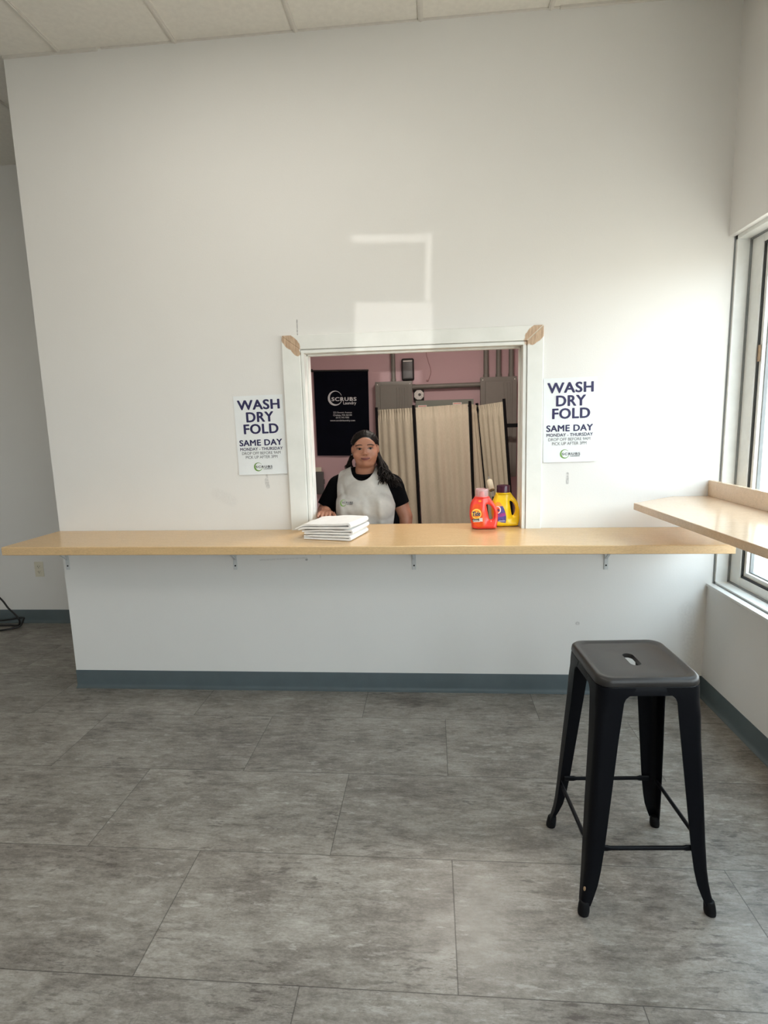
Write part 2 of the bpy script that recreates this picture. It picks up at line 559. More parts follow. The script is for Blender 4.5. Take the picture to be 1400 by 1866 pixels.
def prism(bm, poly, z0, z1, holes=(), axis='z'):
    """extrude a 2D polygon (with holes)"""
    edges = []
    for loop in [poly] + list(holes):
        vs = [bm.verts.new((p[0], p[1], z0)) for p in loop]
        for a, b in zip(vs, vs[1:] + vs[:1]):
            edges.append(bm.edges.new((a, b)))
    r = bmesh.ops.triangle_fill(bm, use_beauty=True, use_dissolve=False, edges=edges)
    fs = [g for g in r['geom'] if isinstance(g, bmesh.types.BMFace)]
    ex = bmesh.ops.extrude_face_region(bm, geom=fs)
    nv = [g for g in ex['geom'] if isinstance(g, bmesh.types.BMVert)]
    bmesh.ops.translate(bm, vec=(0, 0, z1 - z0), verts=nv)
    allv = list({v for f in fs for v in f.verts} | set(nv))
    bmesh.ops.recalc_face_normals(bm, faces=bm.faces[:])
    if axis == 'y':  # (x, z) polygon, extruded along y
        for v in allv:
            x, z, y = v.co
            v.co = (x, y, z)
        bmesh.ops.reverse_faces(bm, faces=list({f for v in allv for f in v.link_faces}))
    return allv


def finish(bm, smooth=None):
    bmesh.ops.recalc_face_normals(bm, faces=bm.faces[:])
    if smooth is not None:
        lim = radians(smooth)
        for f in bm.faces:
            f.smooth = True
        for e in bm.edges:
            if len(e.link_faces) == 2 and e.calc_face_angle(0) > lim:
                e.smooth = False
            elif len(e.link_faces) != 2:
                e.smooth = False


def obj(name, bm, mat, parent=None, smooth=None, recalc=True):
    if recalc:
        finish(bm, smooth)
    elif smooth is not None:
        for f in bm.faces:
            f.smooth = True
    me = bpy.data.meshes.new(name)
    bm.to_mesh(me)
    bm.free()
    for m in (mat if isinstance(mat, (list, tuple)) else [mat]):
        me.materials.append(MAT[m] if isinstance(m, str) else m)
    o = bpy.data.objects.new(name, me)
    COL.objects.link(o)
    if parent:
        o.parent = parent
    return o


def tag(o, label, cat, group=None):
    o['label'] = label
    o['category'] = cat
    if group:
        o['group'] = group
    return o


def thing(name, label, cat, loc=(0, 0, 0), rot=(0, 0, 0), group=None):
    o = bpy.data.objects.new(name, None)
    o.empty_display_size = 0.05
    COL.objects.link(o)
    o.location = loc
    o.rotation_euler = rot
    return tag(o, label, cat, group)


def struct(o, label=None, cat=None):
    o['kind'] = 'structure'
    if label:
        o['label'] = label
    if cat:
        o['category'] = cat
    return o


def sempty(name, label=None, cat=None):
    o = bpy.data.objects.new(name, None)
    COL.objects.link(o)
    return struct(o, label, cat)


def copy_tree(o, parent=None):
    c = o.copy()
    COL.objects.link(c)
    c.parent = parent
    for ch in list(o.children):
        copy_tree(ch, c)
    return c


def apply_mods(o):
    dg = bpy.context.evaluated_depsgraph_get()
    dg.update()
    me = bpy.data.meshes.new_from_object(o.evaluated_get(dg))
    old = o.data
    o.modifiers.clear()
    o.data = me
    bpy.data.meshes.remove(old)
    return o


def remesh(o, voxel, smooth_it=6, fac=0.5, shade=True):
    m = o.modifiers.new('r', 'REMESH')
    m.mode = 'VOXEL'
    m.voxel_size = voxel
    m.adaptivity = 0.0
    if smooth_it:
        s = o.modifiers.new('s', 'SMOOTH')
        s.factor = fac
        s.iterations = smooth_it
    apply_mods(o)
    if shade:
        for p in o.data.polygons:
            p.use_smooth = True
    return o


def ball(bm, c, r, rot=None, sub=3):
    if isinstance(r, (int, float)):
        r = (r, r, r)
    m = Matrix.Translation(Vector(c))
    if rot:
        m = m @ (Matrix.Rotation(rot[0], 4, 'X') @ Matrix.Rotation(rot[1], 4, 'Y') @ Matrix.Rotation(rot[2], 4, 'Z'))
    m = m @ Matrix.Diagonal((r[0], r[1], r[2], 1))
    bmesh.ops.create_icosphere(bm, subdivisions=sub, radius=1.0, matrix=m)


def capsule(bm, p0, r0, p1, r1, sub=3):
    p0, p1 = Vector(p0), Vector(p1)
    t = bmesh.new()
    for p, r in ((p0, r0), (p1, r1)):
        bmesh.ops.create_icosphere(t, subdivisions=sub, radius=r, matrix=Matrix.Translation(p))
    hull = bmesh.ops.convex_hull(t, input=t.verts[:])
    dead = [g for g in hull['geom_interior'] if isinstance(g, bmesh.types.BMVert)]
    bmesh.ops.delete(t, geom=dead, context='VERTS')
    me = bpy.data.meshes.new('t')
    t.to_mesh(me)
    t.free()
    bm.from_mesh(me)
    bpy.data.meshes.remove(me)


def frustum(bm, p0, r0, p1, r1, n=24):
    tube(bm, [p0, p1], [r0, r1], n)


def catmull(pts, n=8, closed=True):
    P = [Vector(p) for p in pts]
    out = []
    N = len(P)
    for i in range(N if closed else N - 1):
        p0, p1, p2, p3 = (P[(i - 1) % N], P[i], P[(i + 1) % N], P[(i + 2) % N]) if closed else (
            P[max(i - 1, 0)], P[i], P[i + 1], P[min(i + 2, N - 1)])
        for j in range(n):
            t = j / n
            out.append(0.5 * ((2 * p1) + (p2 - p0) * t + (2 * p0 - 5 * p1 + 4 * p2 - p3) * t * t + (3 * p1 - p0 - 3 * p2 + p3) * t ** 3))
    if not closed:
        out.append(P[-1])
    return out


# lettering: flat letters in the x-z plane facing -y, fitted exactly into a box
def letters(bm, text, x0, x1, z0, z1, y, weight=0.0, shear=0.0, spacing=1.0):
    c = bpy.data.curves.new('t', 'FONT')
    c.body = text
    c.shear = shear
    c.space_character = spacing
    c.resolution_u = 4
    o = bpy.data.objects.new('t', c)
    COL.objects.link(o)
    dg = bpy.context.evaluated_depsgraph_get()
    me = bpy.data.meshes.new_from_object(o.evaluated_get(dg))
    bpy.data.objects.remove(o)
    bpy.data.curves.remove(c)
    xs = [v.co.x for v in me.vertices]
    ys = [v.co.y for v in me.vertices]
    a0, a1, b0, b1 = min(xs), max(xs), min(ys), max(ys)
    w_ = weight
    base = [v.co.copy() for v in me.vertices]
    offs = [(0, 0)] if w_ <= 0 else [(w_ * cos(a), w_ * 0.6 * sin(a)) for a in [k * pi / 4 for k in range(8)]]
    for kk, (ox, oz) in enumerate(offs):
        for v, q in zip(me.vertices, base):
            v.co = (x0 + (q.x + ox - a0 + w_) / (a1 - a0 + 2 * w_) * (x1 - x0), y - kk * 0.00008,
                    z0 + (q.y + oz - b0 + 0.6 * w_) / (b1 - b0 + 1.2 * w_) * (z1 - z0))
        bm.from_mesh(me)
    bpy.data.meshes.remove(me)


def ring(bm, cx, cz, r, y, a0, a1, wmax, wmin, peak, n=60, rz=None):
    """brush-stroke ring: thick at the angle 'peak', thin away from it"""
    rz = rz or r
    prev = None
    for i in range(n + 1):
        a = radians(a0 + (a1 - a0) * i / n)
        k = 0.5 + 0.5 * cos(a - radians(peak))
        w = wmin + (wmax - wmin) * k ** 1.3
        o_ = bm.verts.new((cx + cos(a) * r, y, cz + sin(a) * rz))
        i_ = bm.verts.new((cx + cos(a) * (r - w), y, cz + sin(a) * (rz - w)))
        if prev:
            bm.faces.new((prev[0], o_, i_, prev[1]))
        prev = (o_, i_)


def disc(bm, cx, cz, rx, rz, y, n=40):
    vs = [bm.verts.new((cx + cos(2 * pi * i / n) * rx, y, cz + sin(2 * pi * i / n) * rz)) for i in range(n)]
    bm.faces.new(vs)


def flatpoly(bm, pts, y):
    bm.faces.new([bm.verts.new((p[0], y, p[1])) for p in pts])


def bvh_of(o):
    bm = bmesh.new()
    bm.from_mesh(o.data)
    t = BVHTree.FromBMesh(bm)
    bm.free()
    return t


def drape(bm, tree, off=0.0006, ystart=-1.0, maxedge=0.004):
    """lay flat x-z shapes on a surface seen from -y"""
    bmesh.ops.triangulate(bm, faces=[f for f in bm.faces if len(f.verts) > 4])
    for _ in range(5):
        es = [e for e in bm.edges if e.calc_length() > maxedge]
        if not es:
            break
        bmesh.ops.subdivide_edges(bm, edges=es, cuts=1)
        bmesh.ops.triangulate(bm, faces=[f for f in bm.faces if len(f.verts) > 3])
    for v in bm.verts:
        h = tree.ray_cast(V(v.co.x, ystart, v.co.z), V(0, 1, 0))
        if h[0] is not None:
            v.co.y = h[0].y - off + min(0.0, v.co.y)


# ------------------------------------------------------------------ the room
XL, XR, H = -2.118, 1.43, 3.37
TW = 0.15     # partition thickness

bm = bm_new()
box(bm, -5.0, 1.62, -7.2, 2.85, -0.1, 0.0)
struct(obj('floor', bm, 'floor'), 'grey stone-look vinyl plank floor', 'floor')

bm = bm_new()
box(bm, -5.0, 1.62, -7.2, 0.0, H, H + 0.08)
box(bm, XL, 1.62, 0.0, 0.075, H, H + 0.08)
box(bm, -5.0, XL, 0.0, 1.2, H, H + 0.08)
ceil = struct(obj('ceiling', bm, 'ceil'), 'suspended ceiling of off-white boards in a metal grid', 'ceiling')
for gx in [-0.022 + 0.6 * k for k in range(-7, 3)]:
    bm = bm_new()
    box(bm, gx - 0.012, gx + 0.012, -7.0, 1.09 if gx < XL else 0.0, H - 0.007, H + 0.002)
    box(bm, gx - 0.004, gx + 0.004, -7.0, 1.09 if gx < XL else 0.0, H - 0.010, H - 0.006)
    obj('grid_bar', bm, 'grid', ceil)
for gy in (-1.35, -2.55, -3.75, -4.95, -6.15):
    bm = bm_new()
    box(bm, -5.0, XR, gy - 0.012, gy + 0.012, H - 0.006, H + 0.002)
    obj('grid_bar', bm, 'grid', ceil)
bm = bm_new()
box(bm, XL, -1.62, -0.012, 0.0, H - 0.012, H)
box(bm, -1.60, 0.62, -0.010, 0.0, H - 0.006, H)
box(bm, 0.62, XR, -0.014, 0.0, H - 0.010, H)
obj('edge_angle', bm, 'grid', ceil)

OX0, OX1, OZ0, OZ1 = -0.672, 0.484, 0.885, 1.885   # rough opening
bm = bm_new()
box(bm, XL, OX0, 0, TW, 0, H)
box(bm, OX1, 1.62, 0, TW, 0, H)
box(bm, OX0, OX1, 0, TW, OZ1, H)
box(bm, OX0, OX1, 0, TW, 0, OZ0)
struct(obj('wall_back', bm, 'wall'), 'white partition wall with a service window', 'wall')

# casing and jamb of the service window
t = sempty('trim_1', 'white casing of the service window, bare wood at its top corners', 'trim')
TX0, TX1, TZ1, TZ0 = -0.770, 0.566, 1.960, 0.925
IX0, IX1, IZ1 = -0.674, 0.486, 1.888


def casing(name, poly):
    b = bm_new()
    vs = prism(b, poly, -0.018, 0.0, axis='y')
    finish(b)
    es = [e for e in b.edges if all(v.co.y < -0.017 for v in e.verts) and e.calc_face_angle(0) > 0.5]
    bmesh.ops.bevel(b, geom=es, offset=0.003, segments=2, profile=0.5, affect='EDGES')
    obj(name, b, 'trim', t)


casing('side_casing', [(TX0, TZ0), (IX0, TZ0), (IX0, IZ1), (TX0, TZ1)])
casing('side_casing', [(IX1, TZ0), (TX1, TZ0), (TX1, TZ1), (IX1, IZ1)])
casing('head_casing', [(TX0, TZ1), (IX0, IZ1), (IX1, IZ1), (TX1, TZ1)])
JX0, JX1, JZ1 = -0.656, 0.466, 1.868
for nm, b_ in (('jamb', (OX0, JX0, -0.012, TW, 0.92, JZ1)), ('jamb', (JX1, OX1, -0.012, TW, 0.92, JZ1)),
               ('head_jamb', (OX0, OX1, -0.012, TW, JZ1, OZ1))):
    bm = bm_new()
    box(bm, *b_, bevel=0.002)
    if nm == 'jamb':
        s = 1 if b_[0] < 0 else -1
        xj = JX0 if s > 0 else JX1
        box(bm, min(xj, xj + s * 0.008), max(xj, xj + s * 0.008), 0.05, 0.085, 0.93, JZ1, bevel=0.0015)
    else:
        box(bm, JX0, JX1, 0.05, 0.085, JZ1 - 0.008, JZ1, bevel=0.0015)
    obj(nm, bm, 'trim', t)

# right-hand wall with the shop windows
WZ0, WZ1 = 0.612, 2.332
bm = bm_new()
box(bm, XR, 1.62, -7.2, 0, 0, WZ0)
box(bm, XR, 1.62, -7.2, 0, WZ1, H)
box(bm, XR, 1.62, -3.2, -2.9, WZ0, WZ1)
box(bm, XR, 1.62, -7.2, -6.6, WZ0, WZ1)
struct(obj('wall_right', bm, 'wall2'), 'white wall under and over the shop window', 'wall')
bm = bm_new()
box(bm, XR - 0.006, XR + 0.04, -2.9, 0.0, WZ0 - 0.004, WZ0 + 0.010, bevel=0.002)
struct(obj('trim_2', bm, 'white'), 'white ledge strip along the foot of the shop window', 'trim')


def shop_window(name, y0, y1, label):
    w = sempty(name, label, 'window')
    bm = bm_new()
    # outer liner
    box(bm, 1.462, 1.62, y1 - 0.018, y1, WZ0, WZ1)
    box(bm, 1.462, 1.62, y0, y0 + 0.018, WZ0, WZ1)
    box(bm, 1.462, 1.62, y0, y1, WZ0, WZ0 + 0.022)
    box(bm, 1.462, 1.62, y0, y1, WZ1 - 0.018, WZ1)
    obj('window_liner', bm, 'frame', w)
    bm = bm_new()
    a, b = 0.115, 0.072
    box(bm, 1.528, 1.60, y1 - a, y1 - 0.018, WZ0 + 0.022, WZ1 - 0.018, bevel=0.002)
    box(bm, 1.528, 1.60, y0 + 0.018, y0 + a, WZ0 + 0.022, WZ1 - 0.018, bevel=0.002)
    box(bm, 1.528, 1.60, y0 + a, y1 - a, WZ0 + 0.022, WZ0 + b, bevel=0.002)
    box(bm, 1.528, 1.60, y0 + a, y1 - a, WZ1 - 0.06, WZ1 - 0.018, bevel=0.002)
    obj('window_frame', bm, 'frame', w)
    def rim(name, g, x0, x1, mt):
        nonlocal ya, yb, za, zb
        q = bm_new()
        box(q, x0, x1, yb - g, yb, za, zb)
        box(q, x0, x1, ya, ya + g, za, zb)
        box(q, x0, x1, ya + g, yb - g, za, za + g)
        box(q, x0, x1, ya + g, yb - g, zb - g, zb)
        obj(name, q, mt, w)
        ya, yb, za, zb = ya + g, yb - g, za + g, zb - g
    ya, yb, za, zb = y0 + a, y1 - a, WZ0 + b, WZ1 - 0.06
    rim('gasket', 0.012, 1.534, 1.575, 'gasket')
    rim('glazing_bead', 0.020, 1.540, 1.572, 'frame')
    rim('glass_seal', 0.006, 1.556, 1.572, 'bead')
    g = 0.012
    bm = bm_new()
    box(bm, 1.456, 1.4622, y1 - 0.004, y1, WZ0 + 0.010, WZ1 - 0.002)
    box(bm, 1.520, 1.5285, y1 - 0.026, y1 - 0.0175, WZ0 + 0.022, WZ1 - 0.018)
    box(bm, 1.520, 1.5285, y0 + 0.018, y1 - 0.018, WZ0 + 0.0215, WZ0 + 0.030)
    box(bm, 1.459, 1.4622, y0, y1, WZ0 + 0.009, WZ0 + 0.015)
    box(bm, 1.520, 1.5285, y0 + 0.018, y1 - 0.018, WZ1 - 0.026, WZ1 - 0.0175)
    obj('caulk_joint', bm, 'bead', w)
    bm = bm_new()
    box(bm, 1.566, 1.572, ya, yb, za, zb)
    obj('glass_pane', bm, 'glass', w)
    bm = bm_new()
    box(bm, 1.532, 1.539, y1 - a - 0.022, y1 - a - 0.010, 1.735, 1.810)
    obj('latch_plate', bm, 'scuff', w)
    return w


shop_window('window_1', -2.9, 0.0, 'white framed shop window over the corner counter')
shop_window('window_2', -6.6, -3.2, 'second shop window further along the right wall')

# remaining shell
bm = bm_new()
box(bm, -5.1, XL, 1.09, 1.2, 0, H)
struct(obj('wall_alcove', bm, 'wall2'), 'off-white wall at the end of the side passage', 'wall')
bm = bm_new()
box(bm, XL, XL + 0.12, TW, 2.8, 0, H)
struct(obj('wall_passage', bm, 'wall2'), 'passage side of the partition', 'wall')
bm = bm_new()
box(bm, -5.1, -5.0, -7.2, 1.2, 0, H)
struct(obj('wall_left', bm, 'wall2'), 'white side wall of the shop', 'wall')
bm = bm_new()
box(bm, -5.1, -3.2, -7.2, -7.0, 0, H)
box(bm, 0.0, 1.62, -7.2, -7.0, 0, H)
box(bm, -3.2, 0.0, -7.2, -7.0, 0, 0.2)
box(bm, -3.2, 0.0, -7.2, -7.0, 2.7, H)
struct(obj('wall_front', bm, 'wall2'), 'shop front wall', 'wall')
w3 = sempty('window_3', 'shop front glazing', 'window')
bm = bm_new()
for x in (-3.2, -1.63, -0.06):
    box(bm, x, x + 0.06, -7.14, -7.06, 0.2, 2.7)
box(bm, -3.2, 0.0, -7.14, -7.06, 0.2, 0.26)
box(bm, -3.2, 0.0, -7.14, -7.06, 2.64, 2.7)
obj('window_frame', bm, 'frame', w3)
bm = bm_new()
box(bm, -3.14, -0.06, -7.103, -7.097, 0.26, 2.64)
obj('glass_pane', bm, 'tinted', w3)

# storeroom behind the service window
bm = bm_new()
box(bm, XL + 0.12, 1.62, 2.70, 2.85, 0, 2.75)
struct(obj('wall_rear', bm, 'pink'), 'dusty pink storeroom wall behind the service window', 'wall')
bm = bm_new()
box(bm, 1.15, 1.30, TW, 2.70, 0, 2.75)
struct(obj('wall_rear_right', bm, 'pink'), 'pink side wall of the storeroom', 'wall')
bm = bm_new()
box(bm, XL + 0.12, 1.30, TW, 2.70, 2.68, 2.76)
struct(obj('ceiling_rear', bm, 'ceil'), 'storeroom ceiling', 'ceiling')


def cove(name, label, pts):
    """vinyl cove base: pts runs along the wall in plan, the room on its left-hand normal"""
    b = bm_new()
    for (x0, y0), (x1, y1) in zip(pts, pts[1:]):
        d = V(x1 - x0, y1 - y0, 0).normalized()
        nn = V(d.y, -d.x, 0)
        prof = [(0.0, 0.0), (0.020, 0.0), (0.0195, 0.0025), (0.011, 0.006), (0.0055, 0.014), (0.004, 0.024), (0.004, 0.103), (0.003, 0.106), (0.0, 0.106)]
        A = [b.verts.new(V(x0, y0, 0) + nn * p + V(0, 0, z)) for p, z in prof]
        B = [b.verts.new(V(x1, y1, 0) + nn * p + V(0, 0, z)) for p, z in prof]
        n = len(prof)
        for j in range(n):
            b.faces.new((A[j], B[j], B[(j + 1) % n], A[(j + 1) % n]))
        b.faces.new(A[::-1])
        b.faces.new(B)
    return struct(obj(name, b, 'base', smooth=50), label, 'baseboard')


cove('baseboard_back', 'slate grey vinyl base along the partition wall', [(XL, 0), (XR, 0)])
cove('baseboard_right', 'slate grey vinyl base under the shop window', [(XR, 0), (XR, -7.0)])
cove('baseboard_alcove', 'slate grey vinyl base at the end of the passage', [(-5.0, 1.09), (XL, 1.09)])


# ------------------------------------------------------------------ service counter and brackets
CT = 0.931
TILT = 0.0055


def ctop(x):
    return CT - TILT * x


cnt = thing('service_counter', 'long maple laminate counter shelf running through the service window', 'counter', (0, 0, CT), (0, TILT, 0))
poly = [(-2.135, -0.425), (1.335, -0.437), (1.345, -0.002), (JX1 - 0.002, -0.002), (JX1 - 0.002, 0.152), (JX0 + 0.002, 0.152), (JX0 + 0.002, -0.002), (-2.121, -0.002)]
bm = bm_new()
prism(bm, poly, -0.041, 0.0)
finish(bm)
es = [e for e in bm.edges if e.calc_face_angle(0) > 0.5 and all(v.co.y < -0.1 for v in e.verts)]
bmesh.ops.bevel(bm, geom=es, offset=0.0025, segments=2, profile=0.5, affect='EDGES')
obj('worktop', bm, 'oak', cnt)
bm = bm_new()
v0, v1 = V(-2.134, -0.4262, 0), V(1.334, -0.4382, 0)
m = Matrix.Translation((v0 + v1) / 2) @ Matrix.Rotation(math.atan2(v1.y - v0.y, v1.x - v0.x), 4, 'Z')
box(bm, -1.733, 1.733, -0.0012, 0.001, -0.0385, -0.0030, mat=m, bevel=0.0005, seg=1)
obj('edge_band', bm, 'oak', cnt)

BR = [(-2.092, 'shelf bracket at the left end of the counter, nearest the passage'),
      (-1.104, 'shelf bracket under the counter below the left poster'),
      (-0.105, 'shelf bracket under the middle of the counter, right of the towels'),
      (0.910, 'shelf bracket under the counter below the right poster')]


def make_bracket():
    r = thing('shelf_bracket', BR[0][1], 'bracket', group='brackets under the service counter')
    b = bm_new()
    box(b, -0.011, 0.011, -0.004, 0.0, -0.185, 0.0, bevel=0.0012)
    obj('wall_plate', b, 'bracket', r)
    b = bm_new()
    box(b, -0.011, 0.011, -0.20, -0.003, -0.004, 0.0, bevel=0.0012)
    obj('shelf_arm', b, 'bracket', r)
    b = bm_new()
    a, c = V(0, -0.004, -0.125), V(0, -0.165, -0.006)
    d = c - a
    m = Matrix.Translation((a + c) / 2) @ Matrix.Rotation(math.atan2(d.z, -d.y), 4, 'X').inverted()
    box(b, -0.006, 0.006, -d.length / 2, d.length / 2, -0.003, 0.003, mat=m, bevel=0.001)
    obj('strut', b, 'bracket', r)
    b = bm_new()
    lathe(b, [(0.0045, 0), (0.0045, 0.0015), (0.002, 0.0022)], 12, Matrix.Translation((0, -0.004, -0.162)) @ Matrix.Rotation(pi / 2, 4, 'X'))
    obj('screw', b, 'black', r)
    return r


br0 = make_bracket()
for i, (bx, lab) in enumerate(BR):
    o = br0 if i == 0 else copy_tree(br0)
    o.location = (bx, 0, ctop(bx) - 0.041)
    o['label'] = lab

# ------------------------------------------------------------------ window counter
wc = thing('corner_counter', 'pale maple laminate counter under the shop window with a clipped corner', 'counter', (0, 0, 1.085))
bm = bm_new()
prism(bm, [(1.229, -0.002), (0.967, -0.212), (1.022, -1.2), (1.07, -2.1), (1.428, -2.1), (1.428, -0.002)], -0.033, 0.0)
finish(bm)
es = [e for e in bm.edges if e.calc_face_angle(0) > 0.5 and abs(e.verts[0].co.z - e.verts[1].co.z) < 1e-4]
bmesh.ops.bevel(bm, geom=es, offset=0.0025, segments=2, profile=0.5, affect='EDGES')
obj('worktop', bm, 'oak2', wc)
bm = bm_new()
box(bm, 1.404, 1.429, -2.1, -0.002, 0.0, 0.080, bevel=0.0015)
obj('backsplash', bm, 'oak2', wc)


# ------------------------------------------------------------------ bar stool
def rrect(hx, hy, r, n=6):
    pts = []
    for cx, cy, a0 in ((hx - r, hy - r, 0), (-hx + r, hy - r, 90), (-hx + r, -hy + r, 180), (hx - r, -hy + r, 270)):
        for i in range(n + 1):
            a = radians(a0 + 90 * i / n)
            pts.append((cx + r * cos(a), cy + r * sin(a)))
    return pts


def ringloft(b, loops, close_first=False, close_last=False):
    R = [[b.verts.new(p) for p in L] for L in loops]
    n = len(R[0])
    for A, B in zip(R, R[1:]):
        for j in range(n):
            b.faces.new((A[j], A[(j + 1) % n], B[(j + 1) % n], B[j]))
    if close_first:
        b.faces.new(R[0][::-1])
    if close_last:
        b.faces.new(R[-1])
    return R


SH = 0.742
st = thing('bar_stool', 'black backless metal bar stool with a slotted square seat', 'stool', (0.621, -1.241, 0), (0, 0, radians(3.0)))
# seat: slotted top with rolled lip
bm = bm_new()
outer = [(0.1525, 0.0), (0.1515, 0.008), (0.147, 0.0135), (0.140, 0.0145), (0.132, 0.0105), (0.128, 0.0095), (0.120, 0.0110), (0.075, 0.0095)]
slot = []
for i in range(28):
    a = 2 * pi * (i + 0.5) / 28
    slot.append((0.017 * cos(a) + 0.002, 0.017 * sin(a) + (0.029 if sin(a) > 0 else -0.029)))
loops = []
for hx, z in [(0.1500, -0.012), (0.1525, -0.010), (0.1530, -0.005)] + outer:
    loops.append([(x, y, SH - 0.0145 + z) for x, y in rrect(hx, hx, min(0.040, hx * 0.32))])
R = ringloft(bm, loops)
inner = R[-1]
sv = [bm.verts.new((x, y, SH - 0.006)) for x, y in slot]
se = [bm.edges.new((a, b)) for a, b in zip(sv, sv[1:] + sv[:1])]
ie = [bm.edges.get((a, b)) for a, b in zip(inner, inner[1:] + inner[:1])]
bmesh.ops.bridge_loops(bm, edges=se + ie)
# turned-down lip of the slot
lo = [bm.verts.new((x * 0.93, y * 0.97, SH - 0.020)) for x, y in slot]
for j in range(28):
    bm.faces.new((sv[j], sv[(j + 1) % 28], lo[(j + 1) % 28], lo[j]))
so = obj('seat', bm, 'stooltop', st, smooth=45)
m_ = so.modifiers.new('s', 'SOLIDIFY')
m_.thickness = 0.0018
m_.offset = -1
apply_mods(so)
# apron band under the seat
bm = bm_new()
loops = []
for hx, z in ((0.1480, SH - 0.024), (0.1500, SH - 0.028), (0.1515, SH - 0.054), (0.1495, SH - 0.054), (0.1480, SH - 0.030), (0.1455, SH - 0.024)):
    loops.append([(x, y, z) for x, y in rrect(hx, hx, 0.040)])
ringloft(bm, loops + loops[:1])
obj('seat_apron', bm, 'stool', st, smooth=40)


def stool_leg(sx, sy):
    """folded sheet leg: an L section with a round corner, tapering and kicked out at the foot"""
    b = bm_new()
    levels = [(SH - 0.030, 0.1508, 0.108), (SH - 0.048, 0.1522, 0.100), (SH - 0.056, 0.1525, 0.088), (SH - 0.064, 0.1528, 0.080), (SH - 0.076, 0.1530, 0.0755), (SH - 0.12, 0.1545, 0.072), (SH - 0.2, 0.158, 0.066),
              (0.36, 0.170, 0.058), (0.22, 0.1785, 0.051), (0.14, 0.184, 0.045), (0.095, 0.1885, 0.040), (0.06, 0.194, 0.033), (0.034, 0.199, 0.027)]
    rows = []
    for z, c, w in levels:
        r = min(0.022, w * 0.45) if z < SH - 0.11 else 0.032
        tk = 0.0035
        o_, i_ = [], []
        o_.append((c - w, c))
        i_.append((c - w, c - tk))
        for k in range(7):
            a = radians(90 - 90 * k / 6)
            o_.append((c - r + r * cos(a), c - r + r * sin(a)))
            i_.append((c - r + (r - tk) * cos(a), c - r + (r - tk) * sin(a)))
        o_.append((c, c - w))
        i_.append((c - tk, c - w))
        rows.append([b.verts.new((x * sx, y * sy, z)) for x, y in o_ + i_[::-1]])
    n = len(rows[0])
    for A, B in zip(rows, rows[1:]):
        for j in range(n):
            b.faces.new((A[j], A[(j + 1) % n], B[(j + 1) % n], B[j]))
    b.faces.new(rows[0])
    b.faces.new(rows[-1])
    L = obj('leg', b, 'stool', st, smooth=40)
    b = bm_new()
    cx = 0.199 - 0.0125
    m = Matrix.Translation((cx * sx, cx * sy, 0))
    lathe(b, [(0.012, 0.0), (0.0165, 0.002), (0.0175, 0.01), (0.0165, 0.03), (0.0150, 0.042), (0.0135, 0.044)], 18, m)
    for v in b.verts:
        k = v.co.z / 0.044
        v.co.x += sx * (0.004 * (1 - k))
        v.co.y += sy * (0.004 * (1 - k))
    obj('foot_cap', b, 'rubber', L, smooth=50)
    return L


legs = {}
for sx in (-1, 1):
    for sy in (-1, 1):
        legs[(sx, sy)] = stool_leg(sx, sy)
bm = bm_new()
ball(bm, (-0.1875, -0.1865, 0.083), (0.004, 0.0025, 0.008), sub=2)
obj('paint_chip', bm, 'scuff', legs[(-1, -1)], smooth=60)
ZS = 0.207
cs = 0.170
for ax in ('x', 'y'):
    for s in (-1, 1):
        b = bm_new()
        q = [(-0.150, 0.010, 0.0035), (-0.118, 0.0105, 0.004), (-0.108, 0.0065, 0.0065), (0.108, 0.0065, 0.0065), (0.118, 0.0105, 0.004), (0.150, 0.010, 0.0035)]
        loops = []
        for p, hz, hw in q:
            L = []
            for j in range(12):
                a = 2 * pi * j / 12
                u, w = hw * cos(a), hz * sin(a)
                L.append((p, s * cs + u, ZS + w) if ax == 'x' else (s * cs + u, p, ZS + w))
            loops.append(L)
        ringloft(b, loops, True, True)
        obj('stretcher', b, 'stool', st, smooth=40)
for k, sy in ((-0.05, 1), (0.05, 1)):
    b = bm_new()
    lathe(b, [(0.0035, 0), (0.0035, 0.0012), (0.0015, 0.002)], 10, Matrix.Translation((-0.150, k, SH - 0.038)) @ Matrix.Rotation(-pi / 2, 4, 'Y'))
    obj('rivet', b, 'stool', st, smooth=50)


